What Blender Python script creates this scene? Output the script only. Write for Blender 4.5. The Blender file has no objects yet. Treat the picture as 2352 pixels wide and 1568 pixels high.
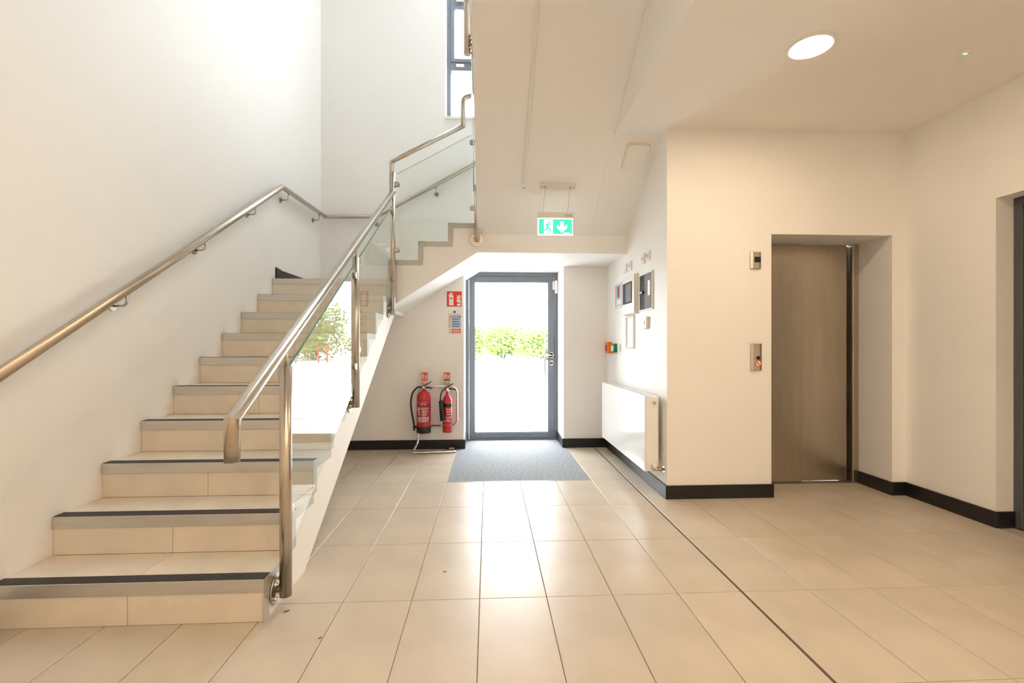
import bpy, math, random
from mathutils import Vector, Matrix

random.seed(7)
scene = bpy.context.scene
col = scene.collection
R_ = math.radians

# ------------------------------------------------------------------ camera
CAM_H = 1.147
cam_data = bpy.data.cameras.new('camera')
cam_data.sensor_width = 36.0
cam_data.lens = 1085.0 / 2352.0 * 36.0
cam_data.shift_y = 6.0 / 2352.0
cam_data.clip_start = 0.02
cam_data.clip_end = 400
cam = bpy.data.objects.new('camera', cam_data)
cam.location = (0, 0, CAM_H)
cam.rotation_euler = (R_(90), 0, -math.atan(55.0 / 1085.0))
col.objects.link(cam)
scene.camera = cam

# ------------------------------------------------------------------ world, exposure
world = bpy.data.worlds.new('overcast_sky')
scene.world = world
world.use_nodes = True
bg = world.node_tree.nodes['Background']
bg.inputs[0].default_value = (0.93, 0.965, 1.0, 1)
bg.inputs[1].default_value = 10.6

scene.view_settings.view_transform = 'Standard'
scene.view_settings.look = 'None'
scene.view_settings.exposure = 0.78
scene.view_settings.gamma = 1.0
scene.view_settings.use_curve_mapping = False
scene.cycles.use_denoising = True
scene.cycles.use_light_tree = False
scene.cycles.use_adaptive_sampling = True
scene.cycles.adaptive_threshold = 0.1
scene.cycles.adaptive_min_samples = 16
scene.cycles.max_bounces = 8
scene.cycles.diffuse_bounces = 7
scene.cycles.glossy_bounces = 4
scene.cycles.transparent_max_bounces = 16
scene.cycles.transmission_bounces = 2
scene.cycles.sample_clamp_indirect = 10.0
scene.cycles.caustics_reflective = False
scene.cycles.caustics_refractive = False

LAMP_COL = (1.0, 0.775, 0.535)
LAMP_STR = 82.0


def portal(name, loc, rot, sx, sy):
    l = bpy.data.lights.new(name, 'AREA')
    l.shape = 'RECTANGLE'
    l.size = sx
    l.size_y = sy
    l.cycles.is_portal = True
    o = bpy.data.objects.new(name, l)
    o.location = loc
    o.rotation_euler = rot
    col.objects.link(o)


# sampling portals in the openings (they guide sky light, they emit nothing)
portal('portal_exit_door', (0.285, 5.80, 1.0), (R_(-90), 0, 0), 1.0, 1.95)
portal('portal_stair_window', (0.21, 6.12, 5.05), (R_(-90), 0, 0), 1.4, 2.2)
portal('portal_added_roof_light', (.35, 5.1, 6.95), (0, 0, 0), 1.0, 1.0)  # this opening is added to brighten the upper stairwell


# ------------------------------------------------------------------ materials
def new_mat(name):
    m = bpy.data.materials.new(name)
    m.use_nodes = True
    nt = m.node_tree
    return m, nt, nt.nodes['Principled BSDF']


def mat(name, c, rough=0.5, metal=0.0, var=0.0, scale=8.0, bump=0.0, bscale=60.0, stretch=None,
        rand=0.0, spec=0.5, coat=0.0, emit=None, estr=0.0):
    m, nt, b = new_mat(name)
    N, L = nt.nodes, nt.links
    b.inputs['Roughness'].default_value = rough
    b.inputs['Metallic'].default_value = metal
    b.inputs['Specular IOR Level'].default_value = spec
    if coat:
        b.inputs['Coat Weight'].default_value = coat
        b.inputs['Coat Roughness'].default_value = 0.05
    tc = N.new('ShaderNodeTexCoord')
    mp = N.new('ShaderNodeMapping')
    L.new(tc.outputs['Object'], mp.inputs[0])
    if stretch:
        mp.inputs['Scale'].default_value = stretch
    nz = N.new('ShaderNodeTexNoise')
    nz.inputs['Scale'].default_value = scale
    nz.inputs['Detail'].default_value = 6
    L.new(mp.outputs[0], nz.inputs['Vector'])
    rp = N.new('ShaderNodeValToRGB')
    lo = [max(0, x * (1 - var)) for x in c]
    hi = [min(1, x * (1 + var)) for x in c]
    rp.color_ramp.elements[0].color = (*lo, 1)
    rp.color_ramp.elements[1].color = (*hi, 1)
    rp.color_ramp.elements[0].position = 0.3
    rp.color_ramp.elements[1].position = 0.7
    L.new(nz.outputs[0], rp.inputs[0])
    out = rp.outputs[0]
    if rand:
        oi = N.new('ShaderNodeObjectInfo')
        hs = N.new('ShaderNodeHueSaturation')
        mr = N.new('ShaderNodeMapRange')
        mr.inputs['To Min'].default_value = 1 - rand
        mr.inputs['To Max'].default_value = 1 + rand
        L.new(oi.outputs['Random'], mr.inputs['Value'])
        L.new(mr.outputs[0], hs.inputs['Value'])
        L.new(out, hs.inputs['Color'])
        out = hs.outputs[0]
    L.new(out, b.inputs['Base Color'])
    if bump:
        n2 = N.new('ShaderNodeTexNoise')
        n2.inputs['Scale'].default_value = bscale
        n2.inputs['Detail'].default_value = 4
        L.new(mp.outputs[0], n2.inputs['Vector'])
        bp = N.new('ShaderNodeBump')
        bp.inputs['Strength'].default_value = bump
        bp.inputs['Distance'].default_value = 0.004
        L.new(n2.outputs[0], bp.inputs['Height'])
        L.new(bp.outputs[0], b.inputs['Normal'])
    if emit:
        b.inputs['Emission Color'].default_value = (*emit, 1)
        b.inputs['Emission Strength'].default_value = estr
    return m


def glass_mat(name, tint, rough=0.0):
    m = bpy.data.materials.new(name)
    m.use_nodes = True
    nt = m.node_tree
    N, L = nt.nodes, nt.links
    N.clear()
    o = N.new('ShaderNodeOutputMaterial')
    mx = N.new('ShaderNodeMixShader')
    tr = N.new('ShaderNodeBsdfTransparent')
    tr.inputs[0].default_value = (*tint, 1)
    gl = N.new('ShaderNodeBsdfGlossy')
    gl.inputs['Roughness'].default_value = rough
    fr = N.new('ShaderNodeFresnel')
    fr.inputs[0].default_value = 1.5
    # a flat pane reflects the same from either side, so the back-face value is kept equal to the front
    ge = N.new('ShaderNodeNewGeometry')
    mth = N.new('ShaderNodeMix')
    mth.data_type = 'FLOAT'
    L.new(ge.outputs['Backfacing'], mth.inputs[0])
    mth.inputs[2].default_value = 1.5
    mth.inputs[3].default_value = 0.6667 * 1.5
    L.new(mth.outputs[0], fr.inputs[0])
    L.new(fr.outputs[0], mx.inputs[0])
    L.new(tr.outputs[0], mx.inputs[1])
    L.new(gl.outputs[0], mx.inputs[2])
    L.new(mx.outputs[0], o.inputs[0])
    return m


M = {}
M['wall'] = mat('white_wall_paint', (0.88, 0.868, 0.85), 0.55, var=0.012, scale=1.6, bump=0.08, bscale=240)
M['ceiling'] = mat('white_ceiling_paint', (0.87, 0.85, 0.82), 0.7, var=0.012, scale=1.2)
M['tile'] = mat('beige_porcelain_tile', (0.56, 0.485, 0.39), 0.34, var=0.075, scale=3.5, bump=0.05, bscale=30, rand=0.03)
M['step_tile'] = mat('beige_step_tile', (0.72, 0.65, 0.555), 0.36, var=0.05, scale=6.0, bump=0.05, bscale=40, rand=0.02)
M['grout'] = mat('grey_grout', (0.44, 0.38, 0.32), 0.9, var=0.1, scale=40)
M['joint'] = mat('dark_movement_joint', (0.10, 0.075, 0.05), 0.7, var=0.2, scale=30)
M['skirting'] = mat('black_skirting', (0.012, 0.011, 0.012), 0.33, var=0.2, scale=10)
M['steel'] = mat('brushed_stainless', (0.56, 0.50, 0.43), 0.27, 1.0, var=0.06, scale=30, stretch=(1, 1, 8))
M['steel_dark'] = mat('dull_stainless', (0.42, 0.38, 0.33), 0.35, 1.0, var=0.1, scale=30)
M['lift_steel'] = mat('brushed_lift_steel', (0.52, 0.45, 0.36), 0.33, 1.0, var=0.06, scale=18, stretch=(1, 1, 0.15), bump=0.04, bscale=25)
M['chrome'] = mat('polished_chrome', (0.8, 0.79, 0.77), 0.12, 1.0, var=0.03, scale=20)
M['alu'] = mat('satin_aluminium', (0.62, 0.60, 0.57), 0.42, 0.75, var=0.06, scale=9, stretch=(0.4, 4, 4))
M['grip'] = mat('black_grip_insert', (0.030, 0.027, 0.025), 0.6, var=0.3, scale=60, bump=0.3, bscale=160)
M['edge_trim'] = mat('grey_edge_trim', (0.56, 0.54, 0.51), 0.5, 0.1, var=0.05, scale=20)
M['anthracite'] = mat('anthracite_frame', (0.165, 0.185, 0.225), 0.4, var=0.06, scale=60, bump=0.05, bscale=300)
M['anthracite_dark'] = mat('anthracite_door_paint', (0.085, 0.088, 0.098), 0.5, var=0.06, scale=60)
M['gasket'] = mat('black_gasket', (0.02, 0.02, 0.022), 0.6, var=0.1, scale=20)
M['mat'] = mat('grey_entrance_matting', (0.27, 0.285, 0.31), 0.95, var=0.5, scale=70, bump=0.8, bscale=160)
M['glass'] = glass_mat('clear_balustrade_glass', (0.968, 0.99, 0.975))
M['pane'] = glass_mat('clear_window_glass', (0.97, 0.985, 0.98))
M['glass_edge'] = mat('green_glass_edge', (0.05, 0.22, 0.15), 0.1, var=0.2, scale=30)
M['white_gloss'] = mat('white_radiator_enamel', (0.85, 0.845, 0.83), 0.16, var=0.008, scale=3)
M['white_plastic'] = mat('white_plastic', (0.80, 0.79, 0.77), 0.4, var=0.01, scale=5)
M['cream_plastic'] = mat('cream_metal_casing', (0.74, 0.72, 0.66), 0.45, var=0.015, scale=6)
M['grey_plastic'] = mat('mid_grey_panel', (0.27, 0.27, 0.28), 0.75, var=0.08, scale=40, spec=0.08)
M['dark_grey'] = mat('dark_grey_panel', (0.09, 0.09, 0.105), 0.75, var=0.15, scale=40, spec=0.08)
M['black'] = mat('black_plastic', (0.012, 0.012, 0.013), 0.4, var=0.2, scale=20)
M['rubber'] = mat('black_rubber_hose', (0.016, 0.016, 0.016), 0.5, var=0.2, scale=30)
M['red'] = mat('glossy_red_enamel', (0.52, 0.013, 0.022), 0.22, var=0.04, scale=6, coat=0.4)
M['sign_red'] = mat('sign_red_print', (0.78, 0.03, 0.012), 0.45, var=0.03, scale=8)
M['label_red'] = mat('label_red_print', (0.40, 0.02, 0.035), 0.45, var=0.05, scale=10)
M['sign_white'] = mat('sign_white_print', (0.84, 0.82, 0.78), 0.5, var=0.01, scale=8)
M['card'] = mat('cream_sign_card', (0.80, 0.76, 0.62), 0.5, var=0.02, scale=8)
M['blue'] = mat('sign_blue_print', (0.03, 0.13, 0.42), 0.45, var=0.03, scale=8)
M['blue_light'] = mat('sign_pale_blue_print', (0.33, 0.52, 0.76), 0.45, var=0.03, scale=8)
M['green'] = mat('green_break_glass', (0.01, 0.20, 0.08), 0.35, var=0.05, scale=8)
M['sign_green'] = mat('sign_green_print', (0.02, 0.35, 0.16), 0.45, var=0.03, scale=8)
M['orange'] = mat('orange_plastic', (0.90, 0.25, 0.015), 0.4, var=0.04, scale=8)
M['brass'] = mat('brass_fitting', (0.62, 0.48, 0.28), 0.3, 1.0, var=0.05, scale=20)
M['leaf_scrap'] = mat('dry_leaf_scrap', (0.16, 0.085, 0.035), 0.8, var=0.4, scale=80)
M['lamp'] = mat('lamp_diffuser', (0.9, 0.85, 0.78), 0.5, var=0.0, scale=3, emit=LAMP_COL, estr=LAMP_STR)
M['exit_green'] = mat('lit_green_exit_panel', (0.02, 0.5, 0.25), 0.4, var=0.02, scale=6, emit=(0.02, 0.85, 0.36), estr=0.75)
M['exit_white'] = mat('lit_white_exit_pictogram', (0.8, 0.85, 0.8), 0.4, var=0.01, scale=6, emit=(0.85, 1.0, 0.88), estr=0.9)
M['led'] = mat('green_indicator_led', (0.1, 0.6, 0.2), 0.3, var=0.0, scale=6, emit=(0.1, 1.0, 0.25), estr=4.0)
M['ground'] = mat('pale_concrete_ground', (0.52, 0.51, 0.49), 0.9, var=0.1, scale=0.6)
M['paver'] = mat('pale_paving_slab', (0.50, 0.48, 0.46), 0.85, var=0.12, scale=4, rand=0.05)
M['foliage'] = mat('bush_foliage', (0.23, 0.33, 0.08), 0.8, var=0.5, scale=1.6, rand=0.2)
M['stem'] = mat('bush_stem', (0.10, 0.07, 0.05), 0.9, var=0.2, scale=9)
M['house'] = mat('pale_rendered_house', (0.35, 0.35, 0.36), 0.9, var=0.05, scale=1)
M['roof'] = mat('grey_house_roof', (0.12, 0.12, 0.14), 0.9, var=0.1, scale=2)
M['barrier_red'] = mat('red_painted_barrier', (0.42, 0.06, 0.05), 0.5, var=0.05, scale=3)


# ------------------------------------------------------------------ mesh building
class MB:
    def __init__(self):
        self.v, self.f, self.s, self.mi = [], [], [], []

    def _add(self, vs, fs, smooth=False, mi=0):
        k = len(self.v)
        self.v += [tuple(p) for p in vs]
        for f in fs:
            self.f.append(tuple(i + k for i in f))
            self.s.append(smooth)
            self.mi.append(mi)
        return self

    def box(self, x0, x1, y0, y1, z0, z1, mi=0):
        v = [(x0, y0, z0), (x1, y0, z0), (x1, y1, z0), (x0, y1, z0), (x0, y0, z1), (x1, y0, z1), (x1, y1, z1), (x0, y1, z1)]
        f = [(0, 3, 2, 1), (4, 5, 6, 7), (0, 1, 5, 4), (1, 2, 6, 5), (2, 3, 7, 6), (3, 0, 4, 7)]
        return self._add(v, f, False, mi)

    def rbox(self, x0, x1, y0, y1, z0, z1, b=0.003, mi=0):
        # box with chamfered edges
        xs, ys, zs = (x0, x1), (y0, y1), (z0, z1)
        v, idx = [], {}
        for i in (0, 1):
            for j in (0, 1):
                for k in (0, 1):
                    sx, sy, sz = (1 if i == 0 else -1), (1 if j == 0 else -1), (1 if k == 0 else -1)
                    x, y, z = xs[i], ys[j], zs[k]
                    idx[i, j, k, 0] = len(v); v.append((x, y + sy * b, z + sz * b))
                    idx[i, j, k, 1] = len(v); v.append((x + sx * b, y, z + sz * b))
                    idx[i, j, k, 2] = len(v); v.append((x + sx * b, y + sy * b, z))
        f = []
        for i in (0, 1):
            q = [idx[i, 0, 0, 0], idx[i, 1, 0, 0], idx[i, 1, 1, 0], idx[i, 0, 1, 0]]
            f.append(q if i else q[::-1])
            q = [idx[0, i, 0, 1], idx[0, i, 1, 1], idx[1, i, 1, 1], idx[1, i, 0, 1]]
            f.append(q if i else q[::-1])
            q = [idx[0, 0, i, 2], idx[1, 0, i, 2], idx[1, 1, i, 2], idx[0, 1, i, 2]]
            f.append(q if i else q[::-1])
        for a in (0, 1):
            for c in (0, 1):
                fl = (a == c)
                q = [idx[0, a, c, 1], idx[1, a, c, 1], idx[1, a, c, 2], idx[0, a, c, 2]]
                f.append(q if not fl else q[::-1])
                q = [idx[a, 0, c, 0], idx[a, 1, c, 0], idx[a, 1, c, 2], idx[a, 0, c, 2]]
                f.append(q if fl else q[::-1])
                q = [idx[a, c, 0, 0], idx[a, c, 1, 0], idx[a, c, 1, 1], idx[a, c, 0, 1]]
                f.append(q if not fl else q[::-1])
        for i in (0, 1):
            for j in (0, 1):
                for k in (0, 1):
                    q = [idx[i, j, k, 0], idx[i, j, k, 1], idx[i, j, k, 2]]
                    f.append(q if (i + j + k) % 2 else q[::-1])
        return self._add(v, f, False, mi)

    def prism(self, poly, axis, a, b, mi=0):
        # poly: 2D points in the plane normal to axis, ('x': (y,z), 'y': (x,z), 'z': (x,y))
        def P(p, t):
            return {'x': (t, p[0], p[1]), 'y': (p[0], t, p[1]), 'z': (p[0], p[1], t)}[axis]
        area = sum(poly[i][0] * poly[(i + 1) % len(poly)][1] - poly[(i + 1) % len(poly)][0] * poly[i][1] for i in range(len(poly)))
        flip = (area < 0) ^ (axis == 'y')
        lo, hi = min(a, b), max(a, b)
        n = len(poly)
        v = [P(p, lo) for p in poly] + [P(p, hi) for p in poly]
        f = [tuple(range(n))[::-1], tuple(range(n, 2 * n))]
        for i in range(n):
            j = (i + 1) % n
            f.append((i, j, j + n, i + n))
        if flip:
            f = [q[::-1] for q in f]
        return self._add(v, f, False, mi)

    def tube(self, pts, r, n=14, caps=True, mi=0, r2=None):
        pts = [Vector(p) for p in pts]
        m = len(pts)
        dirs = [(pts[i + 1] - pts[i]).normalized() for i in range(m - 1)]
        up = Vector((0, 0, 1)) if abs(dirs[0].z) < 0.9 else Vector((1, 0, 0))
        nx = dirs[0].cross(up).normalized()
        v, f, cuts = [], [], []
        for i in range(m):
            d = dirs[0] if i == 0 else dirs[-1] if i == m - 1 else (dirs[i - 1] + dirs[i]).normalized()
            nx = (nx - d * nx.dot(d)).normalized()
            ny = d.cross(nx)
            rad = r if r2 is None else r + (r2 - r) * i / (m - 1)
            if 0 < i < m - 1:
                c = max(0.4, d.dot(dirs[i]))
                bend = (dirs[i] - dirs[i - 1])
                bend = bend.normalized() if bend.length > 1e-6 else None
            else:
                c, bend = 1, None
            for rep in range(2 if c < .985 else 1):      # a sharp bend is a mitred joint: split the ring
                if rep:
                    cuts.append(len(v) // n)
                for k in range(n):
                    a = 2 * math.pi * k / n
                    off = nx * math.cos(a) * rad + ny * math.sin(a) * rad
                    if bend is not None:
                        bo = off.dot(bend)
                        off = off + bend * bo * (1 / c - 1)
                    v.append(pts[i] + off)
        m = len(v) // n
        for i in range(m - 1):
            if i + 1 in cuts:
                continue
            for k in range(n):
                a, b = i * n + k, i * n + (k + 1) % n
                f.append((a, b, b + n, a + n))
        self._add(v, f, True, mi)
        if caps:
            k0 = len(self.v) - m * n
            self.f.append(tuple(k0 + i for i in range(n))[::-1]); self.s.append(False); self.mi.append(mi)
            self.f.append(tuple(k0 + (m - 1) * n + i for i in range(n))); self.s.append(False); self.mi.append(mi)
        return self

    def disc(self, c, axis, r, t, n=24, mi=0):
        a = Vector(axis).normalized()
        return self.tube([Vector(c), Vector(c) + a * t], r, n, True, mi)

    def lathe(self, prof, c=(0, 0, 0), n=24, mi=0):
        # prof: (radius, z) from bottom to top, axis z
        v, f = [], []
        for (r, z) in prof:
            for k in range(n):
                a = 2 * math.pi * k / n
                v.append((c[0] + r * math.cos(a), c[1] + r * math.sin(a), c[2] + z))
        for i in range(len(prof) - 1):
            for k in range(n):
                a, b = i * n + k, i * n + (k + 1) % n
                f.append((a, b, b + n, a + n))
        self._add(v, f, True, mi)
        k0 = len(self.v) - len(prof) * n
        self.f.append(tuple(k0 + i for i in range(n))[::-1]); self.s.append(False); self.mi.append(mi)
        kt = k0 + (len(prof) - 1) * n
        self.f.append(tuple(kt + i for i in range(n))); self.s.append(False); self.mi.append(mi)
        return self

    def mesh(self, name):
        me = bpy.data.meshes.new(name)
        me.from_pydata(self.v, [], self.f)
        me.polygons.foreach_set('use_smooth', self.s)
        me.polygons.foreach_set('material_index', self.mi)
        me.update()
        return me

    def build(self, name, m, parent=None, loc=None):
        me = self.mesh(name)
        for x in (m if isinstance(m, (list, tuple)) else [m]):
            me.materials.append(M[x] if isinstance(x, str) else x)
        return link(name, me, parent, loc)


def link(name, me, parent=None, loc=None):
    o = bpy.data.objects.new(name, me)
    col.objects.link(o)
    if parent is not None:
        o.parent = parent
    if loc is not None:
        o.location = loc
    return o


def empty(name, loc=(0, 0, 0)):
    o = bpy.data.objects.new(name, None)
    o.empty_display_size = 0.05
    col.objects.link(o)
    o.location = loc
    return o


def tag(o, label, cat=None, group=None, kind=None):
    o['label'] = label
    if cat:
        o['category'] = cat
    if group:
        o['group'] = group
    if kind:
        o['kind'] = kind
    return o


def fillet(pts, rad, seg=5):
    pts = [Vector(p) for p in pts]
    out = [pts[0]]
    for i in range(1, len(pts) - 1):
        a, b, c = pts[i - 1], pts[i], pts[i + 1]
        d1, d2 = (a - b), (c - b)
        r1 = min(rad, d1.length * 0.45, d2.length * 0.45)
        p, q = b + d1.normalized() * r1, b + d2.normalized() * r1
        for k in range(seg + 1):
            t = k / seg
            out.append((1 - t) ** 2 * p + 2 * t * (1 - t) * b + t * t * q)
    out.append(pts[-1])
    return out


def struct(name, mb, m, label, cat):
    return tag(mb.build(name, m), label, cat, kind='structure')


class Face:
    """flat print on a surface: origin o, right u, up w; polygons in metres, a hair proud of the surface"""
    def __init__(self, o, u, w):
        self.o, self.u, self.w = Vector(o), Vector(u).normalized(), Vector(w).normalized()
        self.n = self.u.cross(self.w)

    def poly(self, name, polys, m, parent, lift=0.0, th=0.0008):
        mb = MB()
        for p in polys:
            ar = sum(p[i][0] * p[(i + 1) % len(p)][1] - p[(i + 1) % len(p)][0] * p[i][1] for i in range(len(p)))
            if ar < 0:
                p = p[::-1]
            n = len(p)
            v = [self.o + self.u * a + self.w * b + self.n * lift for a, b in p] + \
                [self.o + self.u * a + self.w * b + self.n * (lift + th) for a, b in p]
            f = [tuple(range(n))[::-1], tuple(range(n, 2 * n))] + [(i, (i + 1) % n, (i + 1) % n + n, i + n) for i in range(n)]
            mb._add(v, f)
        if parent is not None:
            pl = parent.matrix_world.translation if False else Vector(parent['_o']) if '_o' in parent else Vector((0, 0, 0))
            mb.v = [tuple(Vector(q) - pl) for q in mb.v]
        return mb.build(name, m, parent)

    def rect(self, name, x0, x1, z0, z1, m, parent, lift=0.0, th=0.0008):
        return self.poly(name, [[(x0, z0), (x1, z0), (x1, z1), (x0, z1)]], m, parent, lift, th)


def R4(x0, x1, z0, z1):
    return [(x0, z0), (x1, z0), (x1, z1), (x0, z1)]


def circ(cx, cz, r, n=20):
    return [(cx + r * math.cos(2 * math.pi * k / n), cz + r * math.sin(2 * math.pi * k / n)) for k in range(n)]


def ring(cx, cz, r0, r1, n=24):
    out = []
    for k in range(n):
        a, b = 2 * math.pi * k / n, 2 * math.pi * (k + 1) / n
        out.append([(cx + r0 * math.cos(a), cz + r0 * math.sin(a)), (cx + r1 * math.cos(a), cz + r1 * math.sin(a)),
                    (cx + r1 * math.cos(b), cz + r1 * math.sin(b)), (cx + r0 * math.cos(b), cz + r0 * math.sin(b))])
    return out


def text(name, body, size, face, x, z, m, parent, lift=0.001):
    cu = bpy.data.curves.new(name, 'FONT')
    cu.body = body
    cu.size = size
    cu.extrude = 0.0003
    cu.align_x = 'CENTER'
    tmp = bpy.data.objects.new(name, cu)
    col.objects.link(tmp)
    dg = bpy.context.evaluated_depsgraph_get()
    me = bpy.data.meshes.new_from_object(tmp.evaluated_get(dg))
    bpy.data.objects.remove(tmp)
    pl = Vector(parent['_o']) if parent is not None and '_o' in parent else Vector((0, 0, 0))
    o3 = face.o + face.u * x + face.w * z + face.n * lift - pl
    mtx = Matrix((face.u, face.w, face.n)).transposed().to_4x4()
    mtx.translation = o3
    me.transform(mtx)
    me.materials.clear()
    me.materials.append(M[m])
    return link(name, me, parent)


# ------------------------------------------------------------------ dimensions
XL, XR = -2.0, -0.925          # stair: left wall, open side
RI, GO = 0.1755, 0.277         # rise, going
Y1 = 2.0                       # first riser
YT = Y1 + 9 * GO               # top riser of first flight
YF = 4.45                      # open face of the short flight and upper landing
YB = 5.77                      # stairwell back wall
YP = 5.21                      # ground-floor piers beside the exit door
XW = 1.325                     # radiator wall
YE = 3.44                      # lift wall
XRW = 3.175                    # right wall
ZC = 2.743                     # lobby ceiling
XC = 0.96                      # edge of the lobby ceiling / stair side
YN = -3.0                      # wall behind the camera
ZT = 6.9                       # top of stairwell

# ------------------------------------------------------------------ floor
floor = struct('floor', MB().box(XL - .1, XRW + .4, YN - .1, 5.86, -0.15, -0.006), 'grout',
               'lobby floor of large beige rectangular tiles with thin grey grout', 'floor')
xs = [-0.645 + 0.3035 * k for k in range(-5, 7)]      # up to the movement joint
xs = [x for x in xs if x > XL] + [1.495, 1.797, 2.100, 2.404, 2.708, 3.012]
xs = [XL] + xs + [XRW]
XJ = -0.645 + 0.3035 * 6
ys = [2.135 + 0.603 * k for k in range(-3, 6)] + [YP]
tile_cache = {}


def tile_mesh(w, d):
    key = (round(w, 3), round(d, 3))
    if key not in tile_cache:
        me = MB().rbox(-w / 2, w / 2, -d / 2, d / 2, -0.009, 0, 0.0012).mesh('floor_tile')
        me.materials.append(M['tile'])
        tile_cache[key] = me
    return tile_cache[key]


def put_tile(x0, x1, y0, y1):
    g = 0.0016
    x0 += g * (4 if abs(x0 - XJ) < .003 else 1); x1 -= g * (4 if abs(x1 - XJ) < .003 else 1); y0 += g; y1 -= g
    if x1 - x0 < .01 or y1 - y0 < .01:
        return
    link('floor_tile', tile_mesh(x1 - x0, y1 - y0), floor, ((x0 + x1) / 2, (y0 + y1) / 2, 0))


for j in range(len(ys) - 1):
    for i in range(len(xs) - 1):
        x0, x1, y0, y1 = xs[i], xs[i + 1], ys[j], ys[j + 1]
        if x0 > -0.36 and x1 < 0.89 and y0 > 3.9:            # the recessed mat lies here
            continue
        if x0 >= 1.18 and x1 <= XW + .2 and y0 > 3.3 and x1 > XW:
            if y0 >= YE:
                put_tile(x0, XW, y0, y1)
                continue
        if x0 > XW - .01 and y0 > 3.9:
            continue
        if x0 >= XW and y0 > 3.3:
            y1 = min(y1, 3.80)
        put_tile(x0, x1, y0, y1)
rest = MB()
for j in range(-9, -3):
    for i in range(len(xs) - 1):
        rest.box(xs[i] + .0016, xs[i + 1] - .0016, 2.135 + .603 * j + .0016, min(2.135 + .603 * (j + 1), ys[0]) - .0016, -.009, 0)
o = rest.build('floor_tile_rest', 'tile', floor)
o['kind'] = 'stuff'
MB().box(XJ - .0055, XJ + .0055, YN, YP, -.008, -.0005).build('movement_joint', 'joint', floor)

# ------------------------------------------------------------------ entrance matting
em = MB()
em.prism([(-0.340, 3.947), (0.868, 3.947), (0.868, YP - .012), (0.835, YP - .012), (0.835, 5.64), (-0.262, 5.64), (-0.262, YP - .012), (-0.340, YP - .012)], 'z', -0.006, 0.001)
emo = em.build('entrance_mat', 'mat')
for x in (-.3405, .8645):
    MB().box(x, x + .004, 3.947, YP - .012, -.004, .0025).build('edge_strip', 'alu', emo)
MB().box(-.3405, .8685, 3.9435, 3.947, -.004, .0025).build('edge_strip', 'alu', emo)
tag(emo, 'grey ribbed entrance mat let into the tiles at the exit door', 'mat')

# ------------------------------------------------------------------ walls
w = MB().box(XL - .15, XL, YN - .15, YB + .3, -.1, ZT)
struct('wall_left', w, 'wall', 'tall white wall running up beside the stairs', 'wall')

# back wall: ground floor piers, upper wall with window
DX0, DX1 = -0.265, 0.838
w = MB().prism([(XL, -.1), (DX0, -.1), (DX0, 1.903), (-.925, 1.4815), (-.925, 1.4495), (XL, 1.4495)], 'y', YP, YB + .3)
struct('wall_back', w, 'wall', 'white wall under the stairs left of the exit door', 'wall')
w = MB().box(DX1, XW, YP, YB + .3, -.1, 2.0075)
struct('wall_back_pier', w, 'wall', 'narrow white wall between exit door and radiator wall', 'wall')
WX0, WX1, WZ0, WZ1 = -0.517, 0.93, 3.905, 6.2
w = MB()
w.box(XL, WX0, YB, YB + .3, 1.45, ZT)
w.box(WX0, DX0, YB, YB + .3, 1.5, 2.02)
w.box(WX1, XC + .2, YB, YB + .3, 2.02, ZT)
w.box(WX0, WX1, YB, YB + .3, 2.02, WZ0)
w.box(WX0, WX1, YB, YB + .3, WZ1, ZT)
struct('wall_stairwell', w, 'wall', 'white stairwell wall above the landings with a tall window', 'wall')

# radiator wall (side of the lift shaft) and lift wall with recess, right wall with recess
OX0, OX1, OZ = 2.122, 3.055, 1.972
w = MB().box(XW, OX0 - .0, YE, YB + .3, -.1, ZC)
struct('wall_radiator', w, 'wall', 'white wall carrying the radiator, corner to the lift', 'wall')
w = MB()
w.box(OX0, XRW + .15, YE, YE + .38, OZ, ZC)
w.box(OX1 + .012, XRW + .15, YE, YE + .38, -.1, OZ)
w.box(OX0, XRW + .15, YE + .62, YE + .75, -.1, ZC)
struct('wall_lift', w, 'wall', 'cream wall around the recessed lift doors', 'wall')
RY0, RY1, RZ = 1.72, 2.80, 2.06
w = MB()
w.box(XRW, XRW + .4, RY1, YE, -.1, ZC)
w.box(XRW, XRW + .4, RY0, RY1, RZ, ZC)
w.box(XRW, XRW + .4, YN, RY0, -.1, ZC)
w.box(XRW + .25, XRW + .4, RY0, RY1, -.1, RZ)
struct('wall_right', w, 'wall', 'cream right-hand wall with a recessed dark door', 'wall')

# wall behind the camera
w = MB().box(XL - .15, XRW + .4, YN - .25, YN, -.1, 3.2)
struct('wall_front', w, 'wall', 'white wall behind the viewer', 'wall')

# ------------------------------------------------------------------ ceilings
w = MB()
w.box(XC, XRW + .4, YN - .25, YE + .1, ZC, ZC + .3)
struct('ceiling', w, 'ceiling', 'smooth lobby ceiling in front of the lift', 'ceiling')
w = MB()
w.box(XC, XC + .15, YN, YB + .3, ZC + .3, ZT)
struct('wall_stair_side', w, 'wall', 'white wall above the lobby ceiling beside the upper flight', 'wall')
w = MB()
w.box(XL - .15, XC, YN - .25, 1.0, 3.2, 3.5)
w.box(-.1, XC, 1.0, 2.80, 3.2, 3.5)
struct('ceiling_first_floor', w, 'ceiling', 'underside of the first floor landing overhead', 'ceiling')
w = MB()
SX0, SX1, SY0, SY1 = -.15, .85, 4.6, 5.6  # hole for the added roof light
w.box(XL - .15, SX0, YN, YB + .3, ZT, ZT + .2)
w.box(SX1, XC + .2, YN, YB + .3, ZT, ZT + .2)
w.box(SX0, SX1, YN, SY0, ZT, ZT + .2)
w.box(SX0, SX1, SY1, YB + .3, ZT, ZT + .2)
struct('ceiling_stairwell', w, 'ceiling', 'white stairwell ceiling high above with an added roof light', 'ceiling')
w = MB().box(XL - .15, XC + .15, YN - .25, YN, 3.2, ZT + .2)
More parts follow.
